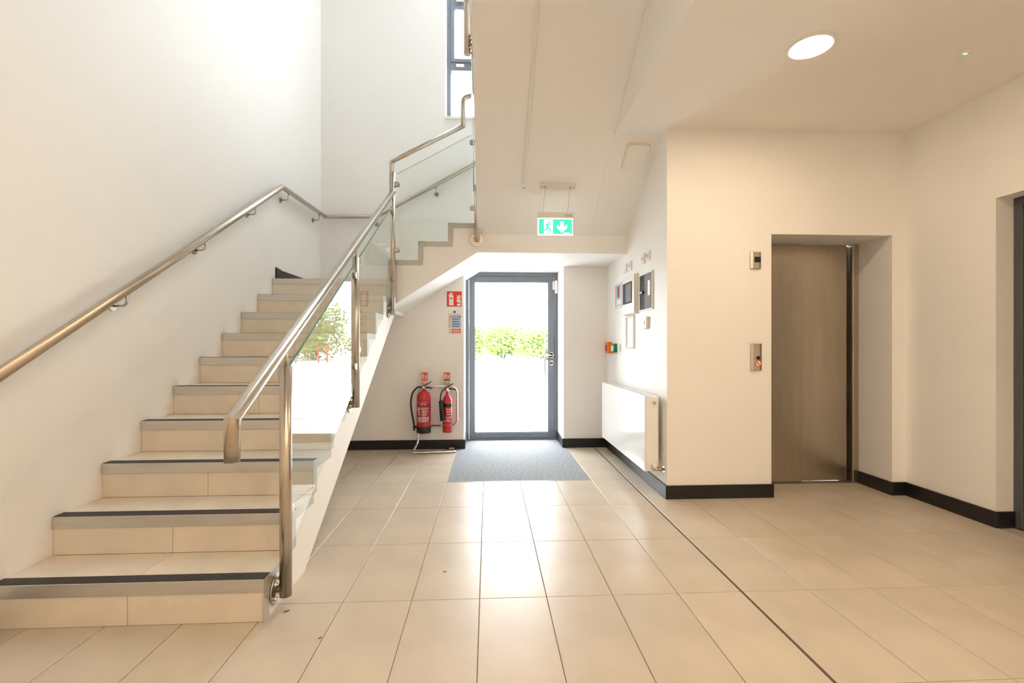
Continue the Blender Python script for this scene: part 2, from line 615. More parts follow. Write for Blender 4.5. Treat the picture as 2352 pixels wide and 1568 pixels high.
struct('wall_front_upper', w, 'wall', 'white upper wall behind the viewer', 'wall')
o = MB().box(SX0, SX1, SY0, SY1, ZT + .1, ZT + .11).build('added_roof_light', 'pane')  # unseen roof light, added to let sky light onto the upper walls
tag(o, 'added flat glass roof light over the stairwell, out of view', 'window', kind='structure')

# sloping soffit between stair side and radiator wall
SL = 0.636
ZS = 2.178


def zs(y):
    return ZS + (YF - y) * SL


yt = YF - (ZC - ZS) / SL
w = MB().prism([(YF, 2.008), (YF, ZS), (yt, ZC), (yt, ZC + .3), (YB + .3, ZC + .3), (YB + .3, 2.008)], 'x', XC, XW)
struct('ceiling_slope', w, 'ceiling', 'sloping soffit strip between the upper flight and radiator wall', 'ceiling')
w = MB().box(XC, XW, YE + .1 - .001, yt + .05, ZC, ZC + .3)
struct('ceiling_infill', w, 'ceiling', 'flat ceiling strip behind the lift wall corner', 'ceiling')

# ------------------------------------------------------------------ skirting boards
SK, ST = 0.10, 0.014


def skirt(name, label, *boxes):
    b = MB()
    for x0, x1, y0, y1 in boxes:
        b.rbox(x0, x1, y0, y1, 0.0, SK, .002)
    tag(b.build(name, 'skirting'), label, 'skirting board', kind='structure')


skirt('baseboard_back_left', 'black skirting board under the stairs left of exit door', (XL, DX0 + ST, YP - ST, YP))
skirt('baseboard_door_left', 'black skirting board returning into the left door reveal', (DX0, DX0 + ST, YP, 5.64))
skirt('baseboard_door_right', 'black skirting board returning into the right door reveal', (DX1 - ST, DX1, YP, 5.64))
skirt('baseboard_back_right', 'black skirting board between exit door and radiator wall', (DX1 - ST, XW - ST, YP - ST, YP))
skirt('baseboard_radiator', 'black skirting board below the radiator', (XW - ST, XW, YE - ST, YP - .0))
skirt('baseboard_lift_left', 'black skirting board left of the lift doors', (XW, OX0 + ST, YE - ST, YE))
skirt('baseboard_lift_jamb', 'black skirting board on the right lift jamb', (OX1 + .012 - ST, OX1 + .012, YE - ST, 3.775))
skirt('baseboard_lift_right', 'short black skirting board right of the lift', (OX1 + .012, XRW - ST, YE - ST, YE))
skirt('baseboard_right', 'black skirting board along the right-hand wall', (XRW - ST, XRW, RY1 - ST, YE))
skirt('baseboard_left', 'black skirting board on the left wall before the stairs', (XL, XL + ST, YN, Y1 - .012))
skirt('baseboard_right_near', 'black skirting board right of the dark door', (XRW - ST, XRW, YN, RY0))
skirt('baseboard_recess', 'short black skirting board inside the dark door recess', (XRW, XRW + .115, RY1 - ST, RY1))

# ------------------------------------------------------------------ exit door
door = empty('door_1')
tag(door, 'grey framed glazed exit door at the end of the lobby', 'door', kind='structure')
DY = 5.66


def frame_boxes(b, x0, x1, z0, z1, t, y0, y1, bev=.003):
    b.rbox(x0, x0 + t, y0, y1, z0, z1, bev)
    b.rbox(x1 - t, x1, y0, y1, z0, z1, bev)
    b.rbox(x0 + t, x1 - t, y0, y1, z1 - t, z1, bev)
    b.rbox(x0 + t, x1 - t, y0, y1, z0, z0 + t, bev)


b = MB()
b.rbox(DX0, DX0 + .035, DY, DY + .09, 0, 2.0, .003)
b.rbox(DX1 - .035, DX1, DY, DY + .09, 0, 2.0, .003)
b.rbox(DX0 + .035, DX1 - .035, DY, DY + .09, 1.965, 2.0, .003)
b.rbox(DX0 + .035, DX1 - .035, DY, DY + .09, 0, .014, .002)
b.build('door_frame', 'anthracite', door)
b = MB()
lx0, lx1 = DX0 + .039, DX1 - .039
b.rbox(lx0, lx0 + .066, DY + .01, DY + .075, .018, 1.961, .004)
b.rbox(lx1 - .072, lx1, DY + .01, DY + .075, .018, 1.961, .004)
b.rbox(lx0 + .066, lx1 - .072, DY + .01, DY + .075, 1.893, 1.961, .004)
b.rbox(lx0 + .066, lx1 - .072, DY + .01, DY + .075, .018, .086, .004)
leaf = b.build('door_leaf', 'anthracite', door)
MB().box(lx0 + .062, lx1 - .068, DY + .036, DY + .046, .082, 1.897).build('pane', 'pane', leaf)
b = MB()
frame_boxes(b, lx0 + .062, lx1 - .068, .082, 1.897, .008, DY + .02, DY + .034, .001)
b.build('gasket', 'gasket', leaf)
# lever handle, lock and hinge closer
hx = lx1 - .036
b = MB()
b.disc((hx, DY + .012, 1.015), (0, -1, 0), .026, .010, 20)
b.disc((hx, DY + .012, 1.032), (0, -1, 0), .020, .010, 20)
b.disc((hx, DY + .012, .998), (0, -1, 0), .020, .010, 20)
b.tube(fillet([(hx, DY + .004, 1.015), (hx, DY - .045, 1.015), (hx - .125, DY - .045, 1.015)], .018), .0085, 10)
b.build('lever_handle', 'chrome', leaf)
b = MB()
b.disc((hx, DY + .012, .928), (0, -1, 0), .024, .012, 20)
b.disc((hx, DY + .012, .912), (0, -1, 0), .024, .012, 20)
lk = b.build('lock_escutcheon', 'chrome', leaf)
MB().disc((hx, DY + .001, .922), (0, -1, 0), .007, .004, 12).build('key_cylinder', 'brass', lk)
b = MB()
b.rbox(DX1 - .062, DX1 - .038, DY - .022, DY + .008, 1.80, 1.90, .003)
b.rbox(DX1 - .036, DX1 - .004, DY - .03, DY + .0, 1.755, 1.91, .003)
b.build('hinge', 'white_plastic', door)
b = MB()
px = .700
b.tube([(px, DY + .135, .68), (px, DY + .135, 1.245)], .012, 12)
for z in (.78, 1.16):
    b.tube([(px, DY + .135, z), (px + .06, DY + .07, z)], .007, 8)
b.build('pull_bar', 'steel', leaf)

# ------------------------------------------------------------------ stair window
win = empty('window_1')
tag(win, 'tall grey framed stairwell window high on the back wall', 'window', kind='structure')
wy0, wy1 = YB + .22, YB + .29
b = MB()
frame_boxes(b, WX0, WX1, WZ0, WZ1, .05, wy0, wy1)
b.rbox(WX0 + .05, WX1 - .05, wy0, wy1, 4.60, 4.70, .003)
b.rbox(WX0 + .05, WX1 - .05, wy0, wy1, 5.41, 5.50, .003)
b.rbox(.19, .25, wy0, wy1, WZ0 + .05, WZ1 - .05, .003)
b.build('window_frame', 'anthracite', win)
for (x0, x1) in ((WX0 + .05, .19), (.25, WX1 - .05)):
    for k, (z0, z1) in enumerate(((WZ0 + .05, 4.60), (4.70, 5.41), (5.50, WZ1 - .05))):
        p = MB().box(x0, x1, wy0 + .03, wy0 + .04, z0, z1).build('pane', 'pane', win)
        if k:
            b = MB()
            frame_boxes(b, x0, x1, z0, z1, .045, wy0 - .012, wy0 + .028)
            b.build('casement', 'anthracite', win)
for z in (4.635, 5.455):
    b = MB()
    b.rbox(-.40, -.30, wy0 - .04, wy0 - .013, z, z + .026, .004)
    b.build('window_handle', 'white_plastic', win)
b = MB().rbox(WX0 - .0, WX1, YB - .025, wy0, WZ0 - .03, WZ0, .003)
b.build('window_sill', 'wall', win)

# ------------------------------------------------------------------ lift doors
lift = empty('door_2')
tag(lift, 'brushed steel two-panel lift doors in a recess', 'lift door', kind='structure')
LY = 3.775
MB().rbox(OX0 + .012, 2.589, LY - .006, LY + .022, .012, OZ, .003).build('door_panel', 'lift_steel', lift)
MB().rbox(2.575, 2.994, LY + .026, LY + .052, .012, OZ, .003).build('door_panel', 'lift_steel', lift)
b = MB()
b.rbox(3.018, OX1 + .011, LY - .012, LY + .16, 0, OZ, .003)
b.build('door_jamb', 'lift_steel', lift)
MB().box(2.985, 3.018, LY + .06, LY + .10, 0, OZ).build('shadow_gap', 'black', lift)
b = MB().rbox(OX0 + .012, 3.018, LY - .016, LY + .12, -.005, .004, .001)
b.rbox(OX0 + .012, 3.018, LY + .004, LY + .022, .004, .010, .001)
b.build('door_sill', 'steel_dark', lift)


# ------------------------------------------------------------------ dark door on the right
dr = empty('door_3')
tag(dr, 'dark grey door in the recess at the right edge', 'door', kind='structure')
dx = XRW + .115
b = MB()
b.rbox(dx, dx + .09, RY1 - .05, RY1, 0, RZ, .003)
b.rbox(dx, dx + .09, RY0, RY0 + .05, 0, RZ, .003)
b.rbox(dx, dx + .09, RY0 + .05, RY1 - .05, RZ - .05, RZ, .003)
b.build('door_frame', 'anthracite_dark', dr)
lf = MB().rbox(dx + .02, dx + .065, RY0 + .053, RY1 - .053, .008, RZ - .053, .003).build('door_leaf', 'anthracite_dark', dr)
b = MB()
b.disc((dx + .02, 2.672, 1.03), (-1, 0, 0), .024, .008, 18)
b.tube(fillet([(dx + .012, 2.672, 1.03), (dx - .038, 2.672, 1.03), (dx - .038, 2.555, 1.03)], .016), .009, 10)
b.build('lever_handle', 'chrome', lf)

# ------------------------------------------------------------------ staircase
st = empty('staircase', (XL, Y1, 0))
st['_o'] = (XL, Y1, 0)
tag(st, 'white-sided staircase with beige tiled steps turning up to the right', 'staircase')
S0 = Vector((XL, Y1, 0))


def sbuild(mb, name, m, parent=None):
    mb.v = [tuple(Vector(p) - S0) for p in mb.v]
    return mb.build(name, m, parent or st)


TT = 0.011
# concrete of first flight and quarter landing
poly = [(Y1 + TT, 0)]
for n in range(1, 11):
    y = Y1 + (n - 1) * GO + TT
    poly += [(y, n * RI - TT)]
    if n < 10:
        poly += [(y + GO, n * RI - TT)]
poly += [(YB, 10 * RI - TT), (YB, 1.45), (4.75, 1.45), (2.435, 0)]
sbuild(MB().prism(poly, 'x', XL + .001, XR), 'lower_flight', 'wall')
# short flight and upper landing
xa, xb, xc_ = XR, XR + GO, XR + 2 * GO
XU = -0.100
poly = [(XR, 1.482), (XR, 11 * RI - TT), (xb + TT, 11 * RI - TT), (xb + TT, 12 * RI - TT), (xc_ + TT, 12 * RI - TT),
        (xc_ + TT, 13 * RI - TT), (XC, 13 * RI - TT), (XC, 2.008), (XU, 2.008)]
sbuild(MB().prism(poly, 'y', YF, YB), 'middle_flight', 'wall')
# upper flight
poly = [(YF, 2.03), (YF, 14 * RI - .002)]
for k in range(7):
    y = YF - k * GO
    poly += [(y, (14 + k) * RI), (y - GO, (14 + k) * RI)]
yend = YF - 7 * GO
poly += [(yend, 20 * RI - .3), (YF - (3.2 - ZS) / SL, 3.2), (YF - .002, ZS)]
poly = [(YF, ZS + .0)] + poly[1:-1]
sbuild(MB().prism(poly, 'x', XU, XC - .001), 'upper_flight', 'wall')

XM = -1.467
for n in range(1, 11):
    y = Y1 + (n - 1) * GO
    z0, z1 = (n - 1) * RI, n * RI
    ynext = y + GO if n < 10 else y + .62
    for (x0, x1) in ((XL + .002, XM - .001), (XM + .001, XR)):
        sbuild(MB().rbox(x0, x1, y, y + TT, z0 + .001, z1 - .05, .0008), 'riser_tile', 'step_tile')
        sbuild(MB().rbox(x0, x1, y + .060, ynext + .0, z1 - TT, z1, .0008), 'tread_tile', 'step_tile')
    if n == 10:
        for (x0, x1) in ((XL + .002, XM - .001), (XM + .001, XR)):
            sbuild(MB().rbox(x0, x1, ynext + .002, YB, z1 - TT, z1, .0008), 'landing_tile', 'step_tile')
    b = MB()
    b.rbox(XL + .001, XR, y - .005, y + .004, z1 - .052, z1 + .001, .0012)
    b.box(XL + .001, XR, y + .004, y + .060, z1 - TT, z1 - .0035)
    nos = sbuild(b, 'nosing', 'alu')
    b = MB()
    sg = [(y + .0005, z1 - .0035), (y + .0005, z1 + .0015), (y + .004, z1 + .003), (y + .058, z1 + .003), (y + .0605, z1 - .0035)]
    b.prism(sg, 'x', XL + .0015, XR - .001)
    sbuild(b, 'grip_strip', 'grip', nos)
    # angle trim folded round the open end of the step
    t = XR + .003
    b = MB()
    b.prism([(y - .005, z0 + .001), (y - .005, z1 + .001), (ynext if n < 10 else YF, z1 + .001), (ynext if n < 10 else YF, z1 - .045), (y + .045, z1 - .045), (y + .045, z0 + .001)], 'x', XR, t)
    sbuild(b, 'edge_trim', 'alu' if n == 1 else 'edge_trim')

# middle flight (rises to the right)
for n, x in ((11, XR), (12, xb), (13, xc_)):
    z0, z1 = (n - 1) * RI, n * RI
    xn = x + GO if n < 13 else XC
    sbuild(MB().rbox(x, x + TT, YF + .002, YB, z0 + .001, z1 - .05, .0008), 'riser_tile', 'step_tile')
    sbuild(MB().rbox(x + .06, xn, YF + .002, YB, z1 - TT, z1, .0008), 'tread_tile', 'step_tile')
    b = MB().rbox(x - .005, x + .004, YF, YB, z1 - .052, z1 + .001, .0012)
    nos = sbuild(b, 'nosing', 'alu')
    b = MB().box(x + .0005, x + .060, YF + .001, YB, z1 - .0035, z1 + .003)
    sbuild(b, 'grip_strip', 'grip', nos)
    xe = xn if n < 13 else XU - .03
    b = MB()
    zlow = z0 + (.001 if n > 11 else -.0)
    b.prism([(x - .005, zlow), (x - .005, z1 + .001), (xe + .04 if n < 13 else xe, z1 + .001), (xe + .04 if n < 13 else xe, z1 - .048), (x + .045, z1 - .048), (x + .045, zlow)], 'y', YF - .003, YF)
    sbuild(b, 'edge_trim', 'edge_trim')
# black skirting up the stairs at the landing
b = MB()
b.prism([(YT + .06, 10 * RI), (YT + .06, 10 * RI + .115), (YT + .18, 10 * RI + .1), (YB, 10 * RI + .1), (YB, 10 * RI)], 'x', XL, XL + .012)
sbuild(b, 'landing_skirting', 'skirting')
b = MB().box(XL, XR - .0, YB - .012, YB, 10 * RI, 10 * RI + .1)
sbuild(b, 'landing_skirting', 'skirting')

# ------------------------------------------------------------------ glass balustrade
bal = empty('glass_balustrade', (-0.88, 2.105, 0.05))
bal['_o'] = (-0.88, 2.105, 0.05)
tag(bal, 'stainless steel and glass balustrade following the open side of the stairs', 'balustrade')
B0 = Vector(bal['_o'])


def bb(mb, name, m, parent=None):
    mb.v = [tuple(Vector(p) - B0) for p in mb.v]
    return mb.build(name, m, parent or bal)


XB = -0.880
YG = 4.405
XG = -0.130
rail_z0, rail_s = 0.885, 0.607
ry0 = 1.673


def rz(y):
    return rail_z0 + rail_s * (y - ry0)


b = MB()
b.tube([(XB, ry0, .742), (XB, ry0, rail_z0), (XB, 4.425, rz(4.425))], .0255, 20)
bb(b, 'handrail', 'steel')
b = MB()
b.tube(fillet([(XB - .012, 4.425, rz(4.425) - .02), (XB - .012, 4.425, 2.835), (XB + .02, 4.405, 2.845), (-.226, YG, 3.175)], .02, 4), .0215, 16)
bb(b, 'handrail', 'steel')
b = MB()
b.tube(fillet([(-.232, YG, 3.165), (-.232, YG, 3.435), (-.125, YG - .01, 3.455), (-.125, YG - .10, 3.50), (-.125, 2.60, 3.50 + 1.705 * .634)], .045, 5), .0215, 16)
bb(b, 'handrail', 'steel')


def post(x, y, z0, z1, zr, plate_c, plate_n, rad=.024):
    p = bb(MB().tube([(x, y, z0), (x, y, z1)], rad, 20), 'post', 'steel')
    b = MB().tube([(x, y, z1), (x, y, zr)], .008, 10)
    bb(b, 'rail_stem', 'steel', p)
    n = Vector(plate_n)
    c = Vector(plate_c)
    bb(MB().disc(c, n, .062, .007, 28), 'base_flange', 'steel', p)
    bb(MB().tube([c + n * .005, Vector((x, y, c.z))], .017, 12), 'spigot', 'steel_dark', p)
    t = n.cross(Vector((0, 0, 1)))
    for a in (0, 1, 2, 3):
        ang = math.pi / 4 + a * math.pi / 2
        q = c + t * math.cos(ang) * .043 + Vector((0, 0, 1)) * math.sin(ang) * .043
        hexb = MB().disc(q + n * .006, n, .0095, .011, 6)
        hexb.disc(q + n * .016, n, .005, .008, 8)
        bb(hexb, 'bolt', 'chrome', p)
    return p


def clamp(p, x, y, z, d):
    d = Vector(d)
    b = MB()
    s = d.cross(Vector((0, 0, 1)))
    c = Vector((x, y, z))
    prof = [(0.018, -.021), (.045, -.021)] + [(.045 + .021 * math.cos(a), .021 * math.sin(a)) for a in [(-90 + 22.5 * k) * math.pi / 180 for k in range(1, 8)]] + [(.045, .021), (.018, .021)]
    for sgn in (-1, 1):
        v0 = [c + d * u + Vector((0, 0, w_)) + s * sgn * .006 for u, w_ in prof]
        v1 = [c + d * u + Vector((0, 0, w_)) + s * sgn * .015 for u, w_ in prof]
        n = len(prof)
        f = [tuple(range(n)), tuple(range(n, 2 * n))[::-1]] + [(i, (i + 1) % n, (i + 1) % n + n, i + n) for i in range(n)]
        b._add(v0 + v1, f)
    bb(b, 'glass_clamp', 'steel', p)


p1 = post(XB, 2.105, .053, 1.052, rz(2.105) - .02, (XR + .004, 2.105, .085), (1, 0, 0), .0255)
p2 = post(XB, 3.20, .725, rz(3.2) - .085, rz(3.2) - .02, (XR + .004, 3.20, .755), (1, 0, 0), .0235)
p3 = post(XB, 4.42, 1.415, 2.735, 2.83, (XR + .004, 4.42, 1.45), (1, 0, 0), .0235)
p4 = post(-.105, 4.395, 2.12, 2.62, 2.78, (-.105, YF - .004, 2.125), (0, -1, 0), .0235)
p5 = post(XG - .01, 3.20, 3.10, 4.05, 4.2, (XU, 3.20, 3.16), (-1, 0, 0), .0235)
for z in (1.60, 1.0):
    clamp(p2, XB, 3.2, z, (0, -1, 0)); clamp(p2, XB, 3.2, z + .11, (0, 1, 0))
for z in (.42, .90):
    clamp(p1, XB, 2.105, z, (0, 1, 0))
for z in (2.36, 1.745):
    clamp(p3, XB, 4.42, z, (0, -1, 0))
for z in (2.62, 2.015):
    clamp(p3, XB, 4.405, z, (1, 0, 0))
for z in (3.02, 2.41):
    clamp(p4, -.105, YG, z, (-1, 0, 0))


def glass(pts, nrm, t=.010, green=(2,)):
    # pts: quad corners in the glass plane
    nrm = Vector(nrm) * (t / 2)
    v = [Vector(p) - nrm for p in pts] + [Vector(p) + nrm for p in pts]
    n = len(pts)
    b = MB()
    ctr = sum(v, Vector()) / len(v)

    def q(f, mi):
        a = v[f[0]]
        nn = (v[f[1]] - a).cross(v[f[2]] - a)
        fc = sum((v[i] for i in f), Vector()) / len(f)
        if nn.dot(fc - ctr) < 0:
            f = f[::-1]
        b.f.append(f); b.s.append(False); b.mi.append(mi)
    b.v = [tuple(p) for p in v]
    q(tuple(range(n)), 0)
    q(tuple(range(n, 2 * n)), 0)
    for i in range(n):
        q((i, (i + 1) % n, (i + 1) % n + n, i + n), 1 if i in green else 0)
    return bb(b, 'glass_panel', ['glass', 'glass_edge'])


def gb(y):
    return .262 + .61 * (y - 2.17)


def gt(y):
    return rz(y) - .118


for y0, y1 in ((2.147, 3.162), (3.240, 4.380)):
    glass([(XB, y0, gb(y0)), (XB, y1, gb(y1)), (XB, y1, gt(y1)), (XB, y0, gt(y0))], (1, 0, 0))
glass([(-.838, YG, 1.90), (-.155, YG, 2.285), (-.155, YG, 3.09), (-.838, YG, 2.715)], (0, 1, 0))


def g3(y):
    return 2.457 + (YF - y) * .634


glass([(XG, 4.34, g3(4.34) + .02), (XG, 3.245, g3(3.245) + .02), (XG, 3.245, g3(3.245) + .80), (XG, 4.34, g3(4.34) + .80)], (1, 0, 0), green=(1, 2, 3))

# ------------------------------------------------------------------ wall handrail
wr = empty('wall_handrail', (XL, 1.5, .75))
wr['_o'] = (XL, 1.5, .75)
tag(wr, 'stainless steel handrail bracketed to the tall left wall', 'handrail')
W0 = Vector(wr['_o'])


def wb(mb, name, m, parent=None):
    mb.v = [tuple(Vector(p) - W0) for p in mb.v]
    return mb.build(name, m, parent or wr)


XH = XL + .075


def lz(y):
    return 1.025 + (y - 1.96) * .6215


YH = YB - .075
hand = [(XH, 1.45, lz(1.45)), (XH, 4.52, lz(4.52)), (XH, YH, 2.655), (-1.33, YH, 2.665), (-.10, YH, 3.345), (.9, YH, 3.345)]
wb(MB().tube(hand, .0245, 20), 'rail', 'steel')


def bracket(x, y, z, n, zr):
    # n: direction from wall to the room; zr rail centre height
    n = Vector(n)
    wallp = Vector((x, y, z))
    b = MB()
    pl = wb(MB().disc(wallp, n, .027, .006, 22), 'wall_plate', 'steel_dark')
    b.tube(fillet([wallp + n * .005, wallp + n * .075, wallp + n * .075 + Vector((0, 0, zr - z - .022))], .035, 6), .006, 10)
    wb(b, 'bracket_arm', 'steel', pl)


for y in (1.75, 2.62, 3.32, 4.02):
    bracket(XL, y, lz(y) - .085, (1, 0, 0), lz(y))
bracket(XL, 4.66, 2.535, (1, 0, 0), 2.615)
bracket(XL, 5.50, 2.56, (1, 0, 0), 2.645)
bracket(-1.337, YB, 2.585, (0, -1, 0), 2.665)
bracket(-.622, YB, 2.96, (0, -1, 0), 3.055)

# ------------------------------------------------------------------ exit sign hanging from the sloping soffit
ex = empty('exit_sign', (.563, 3.95, 2.06))
ex['_o'] = (.563, 3.95, 2.06)
tag(ex, 'green running man exit sign hanging on thin wires', 'exit sign')
E0 = Vector(ex['_o'])


def eb(mb, name, m, parent=None):
    mb.v = [tuple(Vector(p) - E0) for p in mb.v]
    return mb.build(name, m, parent or ex)


# mounting plate lies on the slope
sd = Vector((0, -1, SL)).normalized()
sn = Vector((0, -SL, -1)).normalized()
c0 = Vector((.588, 3.965, zs(3.965)))
b = MB()
v = []
for a in (-.152, .152):
    for q in (-.028, .028):
        for t in (0, .018):
            v.append(c0 + Vector((a, 0, 0)) + sd * q + sn * t)
b._add(v, [(0, 1, 3, 2), (4, 6, 7, 5), (0, 4, 5, 1), (2, 3, 7, 6), (1, 5, 7, 3), (0, 2, 6, 4)])
pl = eb(b, 'mounting_plate', 'cream_plastic')
for a in (-.135, -.115, .135):
    eb(MB().disc(c0 + Vector((a, 0, 0)) + sn * .017, sn, .005, .003, 10), 'screw', 'steel_dark', pl)
for a in (-.105, .105):
    q = c0 + Vector((a, 0, 0)) + sn * .018
    eb(MB().tube([q, (.563 + a, 3.95, 2.25)], .0016, 6), 'suspension_wire', 'steel_dark')
    eb(MB().disc(q, sn, .006, .006, 10), 'wire_grip', 'steel_dark', pl)
b = MB()
b.rbox(.412, .716, 3.935, 3.965, 2.205, 2.252, .004)
hd = eb(b, 'housing', 'cream_plastic')
f = Face((.412, 3.9348, 2.205), (1, 0, 0), (0, 0, 1))
f.poly('rating_print', [R4(.232 + .009 * k, .239 + .009 * k, .012, .030 - .006 * (k % 2)) for k in range(7)], 'steel_dark', hd)
# fix parent offset for children of a part of this sign
for ch in hd.children:
    ch.location = -E0
b = MB().rbox(.416, .713, 3.946, 3.954, 2.062, 2.206, .001)
pan = eb(b, 'light_panel', 'exit_white')


def ep(name, polys, m, lift):
    F = Face((.416 - E0.x, 3.946 - E0.y, 2.062 - E0.z), (1, 0, 0), (0, 0, 1))
    return F.poly(name, polys, m, pan, lift)


ep('green_field', [R4(.010, .290, .010, .134)], 'exit_green', .0003)
ep('doorway_symbol', [R4(.052, .128, .014, .128)], 'exit_white', .0013)
man = [circ(.098, .108, .008, 12),
       [(.078, .096), (.094, .098), (.088, .068), (.072, .066)],
       [(.090, .094), (.108, .080), (.114, .086), (.098, .098)],
       [(.078, .094), (.062, .082), (.066, .074), (.082, .086)],
       [(.086, .070), (.112, .052), (.108, .022), (.100, .022), (.100, .046), (.078, .060)],
       [(.074, .070), (.070, .048), (.050, .044), (.050, .036), (.078, .040), (.086, .064)]]
ep('running_man', man, 'exit_green', .0023)
ep('arrow', [[(.205, .018), (.248, .062), (.248, .092), (.221, .066), (.221, .116), (.189, .116), (.189, .066), (.162, .092), (.162, .062)]], 'exit_white', .0013)
ep('maker_mark', [R4(.222, .272, .013, .022)], 'exit_white', .0024)
cable = MB()
cable.tube(fillet([(.30, 3.985, zs(3.985) - .004), (.36, 3.96, 2.43), (.445, 3.955, 2.42), (.45, 3.955, 2.34), (.42, 3.953, 2.26), (.43, 3.95, 2.25)], .04, 5), .0028, 8)
eb(cable, 'supply_cable', 'white_plastic')

# conduit on the slope
b = MB()
v = []
ya, ybm = 2.70, 3.945
ca = Vector((.299, 0, 0))
b = MB()
for side in (0,):
    vs = []
    for yy in (ya, ybm):
        for (a, t) in ((-.0125, 0), (-.0125, .016), (-.009, .020), (.009, .020), (.0125, .016), (.0125, 0)):
            vs.append(Vector((.299 + a, yy, zs(yy))) + sn * t)
    b._add(vs, [(i, (i + 1) % 6, (i + 1) % 6 + 6, i + 6) for i in range(6)] + [(5, 4, 3, 2, 1, 0), (6, 7, 8, 9, 10, 11)])
tag(b.build('cable_trunking', 'white_plastic'), 'slim white cable trunking running up the sloping soffit', 'trunking')
b = MB().disc((.301, 3.99, zs(3.99)), sn, .008, .004, 12)
tag(b.build('cable_gland', 'steel_dark'), 'tiny dark cable outlet below the white trunking', 'cable outlet')

# emergency light / detector panel on the slope
pe = empty('emergency_light', (1.175, 3.715, zs(3.715)))
tag(pe, 'square white emergency light panel on the sloping soffit', 'light')


def slab(cx, cy, hx_, hq, t0, t1, r, name, m, parent):
    base = Vector((cx, cy, zs(cy)))
    prof = []
    for (sx, sq, a0) in ((1, 1, 0), (-1, 1, 90), (-1, -1, 180), (1, -1, 270)):
        for k in range(5):
            a = (a0 + 22.5 * k) * math.pi / 180
            prof.append((sx * (hx_ - r) + r * math.cos(a), sq * (hq - r) + r * math.sin(a)))
    n = len(prof)
    vs = [Vector((a, 0, 0)) + sd * q + sn * t0 for a, q in prof] + [Vector((a, 0, 0)) + sd * q + sn * t1 for a, q in prof]
    mb = MB()._add(vs, [tuple(range(n)), tuple(range(n, 2 * n))[::-1]] + [(i, i + n, (i + 1) % n + n, (i + 1) % n) for i in range(n)])
    return mb.build(name, m, parent)


slab(1.175, 3.715, .094, .120, 0, .012, .025, 'mounting_frame', 'cream_plastic', pe)
slab(1.175, 3.715, .086, .112, .012, .026, .022, 'cover', 'sign_white', pe)

# ------------------------------------------------------------------ ceiling downlights and sensor


def downlight(x, y, z, label, name='ceiling_downlight'):
    t = empty(name, (x, y, z))
    tag(t, label, 'ceiling light')
    n = 36
    r0, r1, r2 = .100, .116, .104
    mb = MB()
    prof = [(.116, 0), (.116, -.006), (.106, -.010), (.100, -.006)]
    vs = []
    for (r, h) in prof:
        for k in range(n):
            a = 2 * math.pi * k / n
            vs.append((r * math.cos(a), r * math.sin(a), h))
    fs = []
    for i in range(3):
        for k in range(n):
            a, b_ = i * n + k, i * n + (k + 1) % n
            fs.append((a, a + n, b_ + n, b_))
    mb._add(vs, fs, True)
    mb.build('trim_ring', 'white_plastic', t)
    mb = MB()
    vs = [(.100 * math.cos(2 * math.pi * k / n), .100 * math.sin(2 * math.pi * k / n), -.006) for k in range(n)]
    mb._add(vs, [tuple(range(n))[::-1]])
    mb.build('diffuser', 'lamp', t)
    return t


downlight(1.727, 2.447, ZC, 'round lit downlight in the ceiling before the lift')
downlight(1.95, .35, ZC, 'added fill downlight overhead near the viewer, out of frame')  # this and the next two are unseen lamps added to brighten the lobby
downlight(1.95, -.7, ZC, 'added fill downlight between the two behind the viewer, out of frame')
downlight(1.95, -1.75, ZC, 'added fill downlight at the entrance end, out of frame')
for x, y, lab in ((.42, .3, 'added fill downlight under the first floor landing, just over the viewer'),  # unseen lamps added to light the stair fronts and floor
                  (.42, -2.2, 'added fill downlight under the first floor landing, by the wall behind the viewer'),
                  (.42, -1.0, 'added fill downlight under the first floor landing, behind the viewer'),
                  (-1.2, -1.9, 'added fill downlight under the first floor, left behind the viewer')):
    downlight(x, y, 3.2, lab)
se = empty('presence_sensor', (2.603, 2.456, ZC))
tag(se, 'small white ceiling sensor with a green indicator', 'sensor')
MB().lathe([(.018, -.009), (.024, -.007), (.030, 0)], n=24).build('body', 'ceiling', se)
MB().rbox(-.008, .012, -.006, .001, -.0115, -.008, .001).build('indicator', 'led', se)

# ------------------------------------------------------------------ lift panels


def panel_on_lift(name, x0, x1, z0, z1, label, cat):
    t = empty(name, ((x0 + x1) / 2, YE, z0))
    tag(t, label, cat)
    w_, h_ = (x1 - x0) / 2, z1 - z0
    b = MB()
    prof = [(-w_, 0), (w_, 0), (w_, -.010), (w_ * .6, -.014), (-w_ * .6, -.014), (-w_, -.010)]
    b.prism(prof, 'z', 0, h_)
    b.build('faceplate', 'steel', t)
    return t


li = panel_on_lift('lift_indicator', 1.957, 2.036, 1.712, 1.834, 'steel lift floor indicator with black display beside the lift', 'indicator')
MB().rbox(-.012, .036, -.0165, -.013, .045, .086, .001).build('display', 'black', li)
lc = panel_on_lift('lift_call_panel', 1.960, 2.042, .952, 1.150, 'steel lift call panel with button and red no-smoking mark', 'call panel')
MB().disc((.012, -.0135, .092), (0, -1, 0), .014, .005, 20).build('call_button', 'black', lc)
F = Face((.012, -.0142, .050), (1, 0, 0), (0, 0, 1))
nk = F.poly('sticker', [circ(0, 0, .024, 24)], 'sign_white', lc, 0)
F.poly('prohibition_ring', ring(0, 0, .019, .024), 'sign_red', lc, .001)
F.poly('prohibition_bar', [[(-.016, .013), (-.012, .016), (.016, -.013), (.012, -.016)]], 'sign_red', lc, .0013)
F.poly('hand_symbol', [R4(-.007, .004, -.010, .002), R4(-.005, -.001, .002, .010)], 'steel_dark', lc, .0008)

